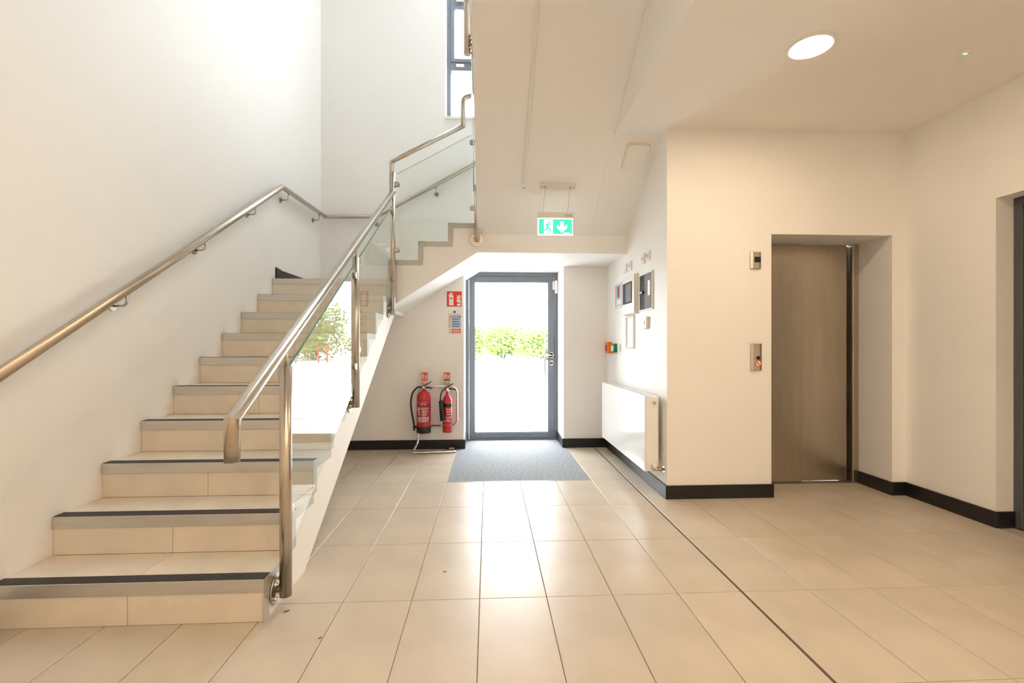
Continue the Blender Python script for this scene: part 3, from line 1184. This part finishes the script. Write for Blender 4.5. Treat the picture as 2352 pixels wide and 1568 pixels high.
# ------------------------------------------------------------------ radiator
rd = empty('radiator', (1.24, 4.2, .178))
rd['_o'] = (1.24, 4.2, .178)
tag(rd, 'white flat panel radiator on the wall right of the exit door', 'radiator')
D0 = Vector(rd['_o'])


def rb(mb, name, m, parent=None):
    mb.v = [tuple(Vector(p) - D0) for p in mb.v]
    return mb.build(name, m, parent or rd)


ra, rbk, rz0, rz1 = 3.53, 4.88, .178, .750
fp = rb(MB().rbox(1.188, 1.200, ra, rbk, rz0, rz1, .004), 'front_panel', 'white_gloss')
rb(MB().rbox(1.272, 1.284, ra + .02, rbk - .02, rz0 + .02, rz1 - .01, .004), 'rear_panel', 'white_gloss')
ep_ = rb(MB().rbox(1.196, 1.294, ra - .003, ra + .009, rz0 + .004, rz1 - .002, .003), 'end_panel', 'white_gloss')
rb(MB().rbox(1.196, 1.294, rbk - .009, rbk + .003, rz0 + .004, rz1 - .002, .003), 'end_panel', 'white_gloss')
g = MB()
for k in range(34):
    yy = ra + .02 + k * (rbk - ra - .04) / 34
    g.box(1.204, 1.284, yy, yy + .022, rz1 - .006, rz1 - .002)
g.box(1.200, 1.210, ra + .009, rbk - .009, rz1 - .012, rz1 - .001)
g.box(1.280, 1.292, ra + .009, rbk - .009, rz1 - .012, rz1 - .001)
rb(g, 'top_grille', 'white_gloss')
b = MB().disc((1.262, ra - .003, .700), (0, -1, 0), .013, .006, 18)
vp = rb(b, 'vent_plug', 'chrome', ep_)
rb(MB().disc((1.262, ra - .009, .700), (0, -1, 0), .005, .005, 4), 'vent_screw', 'brass', ep_)
for yy in (3.75, 4.65):
    rb(MB().rbox(1.284, 1.325, yy, yy + .04, .25, .65, .002), 'wall_bracket', 'white_gloss')
b = MB()
b.tube(fillet([(1.255, ra + .02, .205), (1.255, ra - .035, .205), (1.320, ra - .035, .205)], .008, 3), .011, 12)
va = rb(b, 'valve_body', 'brass')
rb(MB().lathe([(.017, 0), (.017, .028), (.013, .034)], (1.255, ra - .030, .212), 16), 'valve_cap', 'white_plastic', va)
rb(MB().disc((1.325, ra - .035, .205), (-1, 0, 0), .024, .004, 18), 'pipe_collar', 'chrome', va)
rb(MB().disc((1.300, ra - .035, .205), (-1, 0, 0), .016, .018, 6), 'union_nut', 'brass', va)

# ------------------------------------------------------------------ wall-mounted boxes on the radiator wall


def wall_thing(name, y, z, label, cat, group=None):
    t = empty(name, (XW, y, z))
    t['_w'] = 1
    tag(t, label, cat, group)
    return t


def wbx(t, name, d0, d1, y0, y1, z0, z1, m, bev=.002, parent=None):
    # d: distance off the wall; y,z world
    L0 = t.location
    return MB().rbox(-d1, -d0, y0 - L0.y, y1 - L0.y, z0 - L0.z, z1 - L0.z, bev).build(name, m, parent or t)


# fire alarm control panel
t = wall_thing('fire_alarm_panel', 4.30, 1.42, 'cream fire alarm panel with a grey display window', 'alarm panel')
wbx(t, 'casing', 0, .030, 4.11, 4.49, 1.42, 1.772, 'cream_plastic', .004)
dpan = wbx(t, 'door', .030, .036, 4.115, 4.485, 1.424, 1.768, 'cream_plastic', .002)
wbx(t, 'display_window', .036, .038, 4.175, 4.465, 1.520, 1.715, 'dark_grey', .001, dpan)
wbx(t, 'control_plate', .038, .039, 4.20, 4.36, 1.535, 1.700, 'grey_plastic', .0004, dpan)
wbx(t, 'key', .038, .052, 4.19, 4.196, 1.588, 1.60, 'steel_dark', .001, dpan)
# recessed grey panel with black key knob
t = wall_thing('access_panel', 3.89, 1.43, 'dark grey recessed cabinet panel with a black knob', 'cabinet')
b = MB()
for (y0, y1, z0, z1) in ((3.725, 4.055, 1.43, 1.44), (3.725, 4.055, 1.732, 1.742), (3.725, 3.735, 1.44, 1.732), (4.045, 4.055, 1.44, 1.732)):
    b.rbox(-.012, 0, y0 - 3.89, y1 - 3.89, z0 - 1.43, z1 - 1.43, .001)
b.build('surround', 'cream_plastic', t)
wbx(t, 'hinge_strip', 0, .004, 3.93, 4.045, 1.44, 1.732, 'dark_grey', .001)
dpn = wbx(t, 'door', 0, .006, 3.735, 3.93, 1.44, 1.732, 'grey_plastic', .001)
wbx(t, 'label', .006, .007, 3.790, 3.845, 1.55, 1.672, 'sign_white', .0003, dpn)
b = MB()
b.disc((-.004, 4.00 - 3.89, 1.583 - 1.43), (-1, 0, 0), .010, .020, 12)
b.rbox(-.030, -.016, 3.915 - 3.89, 4.01 - 3.89, 1.572 - 1.43, 1.594 - 1.43, .004)
b.build('knob', 'black', t)
# notices
t = wall_thing('zone_chart', 4.72, 1.515, 'small framed zone plan partly hidden by the alarm panel', 'notice')
b = MB()
for (y0, y1, z0, z1) in ((4.60, 4.84, 1.515, 1.533), (4.60, 4.84, 1.745, 1.763), (4.60, 4.618, 1.533, 1.745), (4.822, 4.84, 1.533, 1.745)):
    b.rbox(-.012, 0, y0 - 4.72, y1 - 4.72, z0 - 1.515, z1 - 1.515, .002)
b.build('frame', 'white_plastic', t)
sh = wbx(t, 'sheet', 0, .004, 4.618, 4.822, 1.533, 1.745, 'blue_light', .0005)
wbx(t, 'red_print', .004, .005, 4.69, 4.77, 1.62, 1.73, 'label_red', .0003, sh)
wbx(t, 'blue_print', .004, .005, 4.64, 4.80, 1.545, 1.60, 'sign_white', .0003, sh)
t = wall_thing('framed_notice', 4.335, 1.105, 'blank-looking white framed notice below the alarm panel', 'notice')
b = MB()
for (y0, y1, z0, z1) in ((4.21, 4.455, 1.105, 1.125), (4.21, 4.455, 1.390, 1.41), (4.21, 4.230, 1.125, 1.390), (4.435, 4.455, 1.125, 1.390)):
    b.rbox(-.014, 0, y0 - 4.335, y1 - 4.335, z0 - 1.105, z1 - 1.105, .002)
b.build('frame', 'white_gloss', t)
wbx(t, 'sheet', 0, .004, 4.23, 4.435, 1.125, 1.39, 'sign_white', .0005)
# thermostat
t = wall_thing('thermostat', 3.885, 1.275, 'white square thermostat below the grey cabinet panel', 'thermostat')
wbx(t, 'body', 0, .024, 3.83, 3.945, 1.275, 1.375, 'white_plastic', .005)
wbx(t, 'dial', .024, .029, 3.865, 3.905, 1.305, 1.345, 'sign_white', .004)
# switches
for (y0, y1, lab, mark) in ((4.437, 4.535, 'plain white blanking plate, far one of four above the alarm panel', None),
                            (4.290, 4.388, 'white switch plate with a dark mark above the alarm panel', 'steel_dark'),
                            (3.925, 4.014, 'white switch plate with red mark, left of the pair above the grey cabinet', 'sign_red'),
                            (3.797, 3.880, 'white switch plate with red mark, right of the pair above the grey cabinet', 'sign_red')):
    t = wall_thing('switch_plate', (y0 + y1) / 2, 1.83, lab, 'switch', 'switch plates above the panels')
    wbx(t, 'plate', 0, .010, y0, y1, 1.83, 1.915, 'white_plastic', .003)
    if mark:
        wbx(t, 'rocker', .010, .013, (y0 + y1) / 2 - .014, (y0 + y1) / 2 + .014, 1.855, 1.892, 'sign_white', .002)
        wbx(t, 'mark', .013, .0138, (y0 + y1) / 2 - .009, (y0 + y1) / 2 + .009, 1.862, 1.885, mark, .0003)
# call points near the corner
t = wall_thing('orange_alarm_box', 5.06, 1.05, 'orange alarm box at the corner by the exit door', 'alarm box')
wbx(t, 'casing', 0, .045, 4.985, 5.135, 1.05, 1.172, 'orange', .004)
wbx(t, 'front_mark', .045, .047, 5.02, 5.10, 1.075, 1.140, 'label_red', .001)
t = wall_thing('red_call_point', 4.935, 1.055, 'small red and white fire call point between orange and green boxes', 'call point')
wbx(t, 'casing', 0, .022, 4.90, 4.968, 1.055, 1.148, 'sign_red', .003)
wbx(t, 'glass_plate', .022, .024, 4.908, 4.96, 1.07, 1.125, 'sign_white', .001)
t = wall_thing('green_break_glass', 4.83, 1.062, 'green emergency door release box right of the orange box', 'call point')
wbx(t, 'casing', 0, .035, 4.785, 4.875, 1.062, 1.152, 'green', .004)
wbx(t, 'break_plate', .035, .037, 4.805, 4.855, 1.078, 1.130, 'sign_white', .001)
t = wall_thing('exit_button', 4.705, 1.075, 'plain white push button plate beside the green box', 'switch')
wbx(t, 'plate', 0, .012, 4.66, 4.745, 1.075, 1.148, 'white_plastic', .003)
wbx(t, 'button', .012, .016, 4.685, 4.72, 1.093, 1.128, 'sign_white', .003)

# ------------------------------------------------------------------ signs on the wall left of the door
YS = YP


def sign(name, x0, z0, label, cat, group=None):
    t = empty(name, (x0, YS, z0))
    tag(t, label, cat, group)
    return t


SF = Face((0, 0, 0), (1, 0, 0), (0, 0, 1))
t = sign('fire_extinguisher_sign', -.453, 1.556, 'red square sign with white extinguisher and flames beside the door', 'sign')
W_, H_ = .167, .172
MB().rbox(0, W_, -.003, 0, 0, H_, .0005).build('board', 'sign_white', t)
SF.poly('red_field', [R4(.003, W_ - .003, .003, H_ - .003)], 'sign_red', t, .0032)
ext_poly = [[(.026, .016), (.074, .016), (.074, .118), (.066, .132), (.034, .132), (.026, .118)],
            R4(.042, .058, .130, .146),
            [(.018, .118), (.030, .146), (.050, .156), (.070, .150), (.070, .142), (.048, .144), (.034, .136), (.026, .116)]]
SF.poly('extinguisher_symbol', ext_poly, 'sign_white', t, .0042)
SF.rect('symbol_label', .036, .064, .086, .100, 'sign_red', t, .0053)
fl = [[(.115, .012), (.150, .010), (.156, .030), (.142, .034), (.118, .036), (.110, .026)],
      [(.098, .066), (.116, .052), (.146, .040), (.156, .044), (.152, .058), (.126, .066), (.110, .070)],
      [(.108, .090), (.122, .070), (.150, .062), (.156, .070), (.142, .084), (.126, .094), (.118, .108)],
      [(.106, .128), (.114, .106), (.144, .090), (.156, .094), (.146, .106), (.126, .116)],
      [(.130, .134), (.136, .120), (.152, .108), (.158, .110), (.150, .122)]]
SF.poly('flame_symbol', fl, 'sign_white', t, .0042)

t = sign('fire_action_notice', -.440, 1.250, 'white fire action notice with blue and red panels below the red sign', 'notice')
W_, H_ = .146, .270
MB().rbox(0, W_, -.003, 0, 0, H_, .0005).build('board', 'sign_white', t)
SF.poly('mandatory_symbol', [circ(.073, .250, .015, 22)], 'blue', t, .0032)
SF.poly('exclamation_mark', [R4(.071, .075, .248, .260), circ(.073, .242, .0022, 8)], 'sign_white', t, .0042)
text('heading', 'Fire Action', .026, SF, .073, .213, 'grey_plastic', t, .0036)
for k in range(5):
    z = .186 - k * .0265
    SF.rect('blue_panel', .040, .140, z, z + .022, 'blue' if k == 0 else 'blue_light', t, .0032)
    SF.poly('instruction_print', [R4(.046, .132 - .012 * (k % 3), z + .013, z + .017), R4(.046, .120 + .010 * (k % 2), z + .005, z + .009)],
            'sign_white' if k == 0 else 'blue', t, .0042)
    SF.rect('icon', .012, .031, z + .001, z + .020, ['sign_red', 'sign_red', 'sign_red', 'sign_green', 'sign_green'][k], t, .0032)
    SF.poly('icon_detail', [circ(.0215, z + .0105, .005 + .001 * (k % 2), 10)], 'sign_white', t, .0042)
for k, z in enumerate((.046, .018)):
    SF.rect('red_panel', .040, .140, z, z + .020, 'sign_red', t, .0032)
    SF.poly('warning_print', [R4(.052, .128, z + .007, z + .012)], 'sign_white', t, .0042)
    SF.poly('prohibition_icon', ring(.0215, z + .010, .006, .009, 16), 'sign_red', t, .0032)

# extinguisher stand, two extinguishers, two identification signs
sx = empty('extinguisher_stand', (-.57, 5.02, 0))
tag(sx, 'chrome tubular stand holding two fire extinguishers', 'stand')
SX = Vector((-.57, 5.02, 0))


def sb(mb, name, m, parent=None):
    mb.v = [tuple(Vector(p) - SX) for p in mb.v]
    return mb.build(name, m, parent or sx)


yb_ = 5.135
b = MB()
path = [(-.43, 5.165, .013), (-.355, 5.165, .013), (-.345, 5.01, .013), (-.80, 4.975, .013), (-.79, 5.06, .013), (-.752, yb_, .09), (-.745, yb_, .665),
        (-.70, yb_, .692), (-.37, yb_, .690), (-.335, yb_, .640), (-.335, yb_, .30), (-.37, yb_, .268), (-.66, yb_, .268)]
b.tube(fillet(path, .035, 5), .0115, 12)
fr = sb(b, 'tube_frame', 'chrome')
for x in (-.68, -.47):
    sb(MB().tube([(x - .012, 4.984 + (x + .8) * .077, .013), (x + .012, 4.986 + (x + .8) * .077, .013)], .0135, 12), 'foot_pad', 'rubber')
sb(MB().tube([(-.455, 5.165, .013), (-.428, 5.165, .013)], .0135, 12), 'end_cap', 'rubber')
for x in (-.68, -.432):
    sb(MB().rbox(x - .02, x + .02, yb_ - .03, yb_ - .008, .665, .70, .003), 'hanging_hook', 'chrome')


def id_sign(x, label, band):
    t = empty('extinguisher_id_sign', (x, YP - .045, .66))
    tag(t, label, 'sign', 'identification signs above the extinguishers')
    MB().rbox(0, .078, -.003, 0, 0, .188, .0005).build('board', 'card', t)
    F = Face((0, 0, 0), (1, 0, 0), (0, 0, 1))
    F.rect('red_field', .008, .070, .108, .178, 'sign_red', t, .0032)
    F.poly('extinguisher_symbol', [R4(.014, .034, .114, .160), R4(.020, .028, .160, .170)], 'card', t, .0042)
    F.poly('flame_symbol', [[(.044, .116), (.062, .114), (.064, .150), (.056, .142), (.052, .168), (.044, .148)]], 'card', t, .0042)
    F.rect('name_band', .006, .072, .090, .102, band, t, .0032)
    F.poly('guidance_print', [R4(.010, .032, .066 - .016 * k, .074 - .016 * k) for k in range(3)] + [R4(.040, .066, .060 - .018 * k, .066 - .018 * k) for k in range(2)], 'sign_red' if band == 'sign_red' else 'dark_grey', t, .0032)
    # riser that carries the card above the stand
    MB().rbox(.032, .046, -.0, .010, -.02, .15, .001).build('support_strip', 'chrome', t)


id_sign(-.727, 'cream card with red band above the larger extinguisher', 'sign_red')
id_sign(-.486, 'cream card with black band above the smaller extinguisher', 'black')

# water extinguisher
t = empty('fire_extinguisher', (-.680, 5.045, .214))
tag(t, 'larger red water extinguisher with a long black side hose', 'fire extinguisher', 'fire extinguishers on the stand')
r = .074
MB().lathe([(r * .9, 0), (r, .006), (r, .36), (r * .97, .385), (r * .8, .415), (r * .45, .435), (.022, .44), (.022, .452)], n=32).build('cylinder', 'red', t)
MB().lathe([(r * .92, -.004), (r + .0025, .0), (r + .0025, .062), (r + .0005, .064)], n=32).build('base_skirt', 'black', t)
# curved label with print
lab = MB()
def cyl_patch(mb, rr, a0, a1, z0, z1, n=10):
    vs, fs = [], []
    for k in range(n + 1):
        a = math.radians(a0 + (a1 - a0) * k / n)
        vs += [(rr * math.sin(a), -rr * math.cos(a), z0), (rr * math.sin(a), -rr * math.cos(a), z1)]
    for k in range(n):
        fs.append((2 * k, 2 * k + 2, 2 * k + 3, 2 * k + 1))
    mb._add(vs, fs, True)
cyl_patch(lab, r + .0006, -72, 78, .11, .335, 14)
lb = lab.build('label_band', 'label_red', t)
pr = MB()
rows = [(.262, -50, 50, .006), (.250, -44, 52, .005), (.236, -6, 40, .005), (.224, -8, 52, .005), (.212, -10, 34, .005), (.196, -4, 44, .006), (.182, -10, 28, .006),
        (.160, -40, 50, .010), (.146, -52, 54, .009), (.133, -46, 48, .007), (.120, -54, 52, .008), (.322, -60, 64, .003)]
for (z, a0, a1, h) in rows:
    seg = max(2, int((a1 - a0) / 18))
    for q in range(seg):
        s0 = a0 + (a1 - a0) * q / seg
        cyl_patch(pr, r + .0014, s0 + 1, s0 + (a1 - a0) / seg - 2 - 3 * ((q * 7 + int(z * 1000)) % 2), z, z + h, 3)
for k in range(3):
    cyl_patch(pr, r + .0014, -50 + 6 * k, -32 + 4 * k, .238 - .024 * k, .254 - .024 * k, 3)
pr.build('label_print', 'sign_white', t)
text('label_word', 'WATER', .020, Face((0, -(r + .0004), 0), (1, 0, 0), (0, 0, 1)), .004, .298, 'sign_white', t, .0006)
b = MB()
b.lathe([(.018, .452), (.020, .458), (.020, .480), (.014, .484)], n=18)
b.rbox(-.022, .022, -.012, .012, .470, .492, .003)
b.build('valve', 'steel_dark', t)
b = MB()
b.prism([(-.015, .488), (.088, .470), (.092, .460), (.060, .464), (-.012, .474)], 'y', -.011, .011)
b.build('carry_handle', 'black', t)
b = MB()
b.prism([(-.020, .492), (.012, .505), (.080, .540), (.083, .533), (.020, .494), (-.010, .486)], 'y', -.010, .010)
b.build('operating_lever', 'black', t)
MB().disc((.0, -.018, .478), (0, -1, 0), .012, .008, 14).build('pressure_gauge', 'sign_white', t)
b = MB()
b.tube(fillet([(-.018, 0, .476), (-.060, 0, .482), (-.115, -.005, .43), (-.138, -.005, .33), (-.128, -.005, .22), (-.104, -.006, .10), (-.100, -.006, .060)], .06, 6), .0095, 12)
b.build('hose', 'rubber', t)
b = MB().tube([(-.100, -.006, .066), (-.099, -.006, .020)], .012, 12, r2=.009)
b.build('nozzle', 'black', t)
MB().rbox(-.112, -.070, -.018, .010, .046, .070, .003).build('hose_clip', 'black', t)

# carbon dioxide extinguisher
t = empty('fire_extinguisher', (-.432, 5.045, .212))
tag(t, 'smaller slim red extinguisher with a black discharge horn', 'fire extinguisher', 'fire extinguishers on the stand')
r = .051
MB().lathe([(r * .85, 0), (r, .008), (r, .315), (r * .95, .345), (r * .75, .375), (r * .42, .395), (.016, .405), (.016, .43)], n=28).build('cylinder', 'red', t)
lab = MB()
cyl_patch(lab, r + .0008, -75, 80, .272, .306, 12)
lab.build('black_band', 'black', t)
pr = MB()
for (z, a0, a1, h) in ((.245, -10, 50, .008), (.228, -5, 55, .005), (.214, -5, 40, .005), (.19, 0, 50, .008), (.16, -50, 50, .009), (.142, -50, 44, .006), (.128, -40, 30, .006), (.118, -60, 66, .002), (.082, -70, 70, .002)):
    seg = max(2, int((a1 - a0) / 22))
    for q in range(seg):
        s0 = a0 + (a1 - a0) * q / seg
        cyl_patch(pr, r + .001, s0 + 1, s0 + (a1 - a0) / seg - 3, z, z + h, 3)
pr.build('label_print', 'sign_white', t)
b = MB()
b.lathe([(.014, .43), (.017, .436), (.017, .465), (.010, .47)], n=16)
b.rbox(-.018, .018, -.011, .011, .452, .476, .003)
b.build('valve', 'chrome', t)
b = MB()
b.prism([(-.022, .474), (.090, .458), (.094, .448), (.060, .452), (-.016, .460)], 'y', -.011, .011)
b.build('carry_handle', 'black', t)
b = MB()
b.prism([(-.026, .482), (.010, .492), (.060, .520), (.064, .512), (.018, .482), (-.016, .472)], 'y', -.010, .010)
b.build('operating_lever', 'black', t)
MB().rbox(-.028, -.012, -.013, .013, .470, .486, .003).build('safety_seal', 'sign_red', t)
b = MB()
b.tube(fillet([(-.014, -.004, .462), (-.050, -.03, .445), (-.068, -.055, .39), (-.066, -.062, .335)], .05, 6), .007, 10)
b.build('hose', 'rubber', t)
b = MB()
b.tube([(-.066, -.062, .345), (-.063, -.064, .335), (-.040, -.068, .135)], .013, 18, r2=.029)
b.build('discharge_horn', 'black', t)

# ------------------------------------------------------------------ scraps on the floor
for i, (x, y, s, a, lab) in enumerate(((-.862, 2.075, .017, .5, 'brown leaf scrap on the floor beside the first step'),
                                       (-.655, 1.880, .012, 1.2, 'brown leaf scrap on the floor in front of the glass balustrade'),
                                       (-.215, 2.395, .010, .2, 'tiny dark scrap on the tiles in line with the exit door'))):
    mb = MB()
    n = 7
    pts = []
    for k in range(n):
        aa = 2 * math.pi * k / n
        rr = s * (.6 + .5 * random.random()) * (1.0 if k % 2 else .55)
        px_, py_ = rr * math.cos(aa) * 1.3, rr * math.sin(aa) * .5
        pts.append((px_ * math.cos(a) - py_ * math.sin(a), px_ * math.sin(a) + py_ * math.cos(a)))
    mb.prism(pts, 'z', 0.0002, .002)
    o = mb.build('leaf_scrap', 'leaf_scrap', None, (x, y, 0))
    tag(o, lab, 'leaf', 'scraps on the floor')

# ------------------------------------------------------------------ outdoors
gnd = MB().box(-60, 70, YB + .31, 120, -.25, -.05)
gnd.box(-60, 70, -60, YN - .3, -.25, -.05)
struct('ground_outside', gnd, 'ground', 'pale concrete yard outside the exit door', 'ground')
pav = empty('paving', (.3, 6.2, -.05))
tag(pav, 'pale paving slabs outside the exit door', 'paving', kind='structure')
pm = MB().rbox(-.222, .222, -.222, .222, 0, .045, .004).mesh('paving_slab')
pm.materials.append(M['paver'])
for j in range(5):
    for i in range(-5, 9):
        link('paving_slab', pm, pav, (-.3 + i * .45, .12 + j * .45, 0))


def bush(x, y, h, wd, label):
    t = empty('bush', (x, y, -.05))
    tag(t, label, 'bush', 'bushes beyond the yard')
    mb = MB()
    stem = MB()
    for k in range(4):
        a = k * 1.57 + random.random()
        stem.tube([(0.12 * math.cos(a), .12 * math.sin(a), 0), (wd * .25 * math.cos(a), wd * .25 * math.sin(a), h * .55)], .04, 6, r2=.02)
    stem.build('stem', 'stem', t)
    for k in range(2600):
        # clumps of leaves: small tilted quads filling a rounded crown
        u, v_, q = random.gauss(0, 1), random.gauss(0, 1), random.gauss(0, 1)
        d = Vector((u, v_, q)).normalized()
        rad = .55 + .45 * random.random()
        lump = 1 + .22 * math.sin(3 * math.atan2(d.y, d.x) + x) + .15 * math.sin(5 * d.z + y)
        c = Vector((d.x * wd * .5 * rad * lump, d.y * wd * .45 * rad * lump, h * .52 + d.z * h * .48 * rad * lump))
        if c.z < .05:
            c.z = .05 + random.random() * .3
        s = .09 + .10 * random.random()
        ax = Vector((random.gauss(0, 1), random.gauss(0, 1), random.gauss(0, 1))).normalized()
        bx = ax.cross(Vector((0.3, .5, .8))).normalized()
        cx_ = ax.cross(bx)
        mb._add([c - bx * s, c + cx_ * s * .6, c + bx * s, c - cx_ * s * .6, c + ax * s * .35, c - ax * s * .2],
                [(0, 1, 4), (1, 2, 4), (2, 3, 4), (3, 0, 4), (1, 0, 5), (2, 1, 5), (3, 2, 5), (0, 3, 5)])
    mb.build('foliage', 'foliage', t)


bl = ['broad pale green bush seen left through the exit door', 'rounded green bush seen in the middle through the exit door',
      'low green bush seen right through the exit door']
bush(-2.0, 36, 2.6, 4.3, bl[0])
bush(1.3, 41, 2.75, 4.6, bl[1])
bush(4.4, 36, 2.45, 4.3, bl[2])
for (x, y, h, wd, lab) in ((7.8, 41, 3.2, 4.3, 'tall bush reflected at the right of the glass panel'),
                           (11.2, 36, 4.2, 4.3, 'taller bush reflected beside the middle post'),
                           (14.6, 41, 3.9, 4.3, 'wide bush reflected in the first glass panel'),
                           (18.0, 36, 3.2, 4.3, 'low bush at the left of the glass reflection'),
                           (-5.4, 41, 2.7, 4.3, 'bush hidden left of the exit door opening')):
    bush(x, y, h, wd, lab)
hs = empty('far_house', (9.0, 75, -.05))
tag(hs, 'pale far house with grey roof seen in the glass reflection', 'house')
MB().box(-7, 7, -4, 4, 0, 4.6).build('wall', 'house', hs)
MB().prism([(-4.6, 4.6), (4.6, 4.6), (0, 7.0)], 'x', -7.4, 7.4).build('roof', 'roof', hs)
for k in range(4):
    MB().box(-5.5 + 3.2 * k, -4.1 + 3.2 * k, -4.03, -3.98, 1.2, 2.6).build('window', 'pane', hs)
rbr = empty('red_barrier', (8.6, 31, -.05))
tag(rbr, 'red painted barrier out in the yard seen reflected', 'barrier')
b = MB()
for x in (0, .55):
    b.tube([(x, 0, 0), (x, 0, 1.05)], .05, 10)
b.build('upright', 'barrier_red', rbr)
MB().tube([(-.15, 0, .98), (.7, 0, .98)], .05, 10).build('top_bar', 'barrier_red', rbr)
for k, (x, y) in enumerate(((11.2, 30), (10.4, 30.5))):
    bo = MB().lathe([(.07, 0), (.07, .95), (.05, 1.0)], n=14).build('bollard', 'house', None, (x, y, -.05))
    tag(bo, ['white bollard, farther from the red barrier', 'white bollard, nearer to the red barrier'][k], 'bollard', 'bollards in the yard')

for o in list(scene.objects):
    for k in ('_o', '_w'):
        if k in o:
            del o[k]
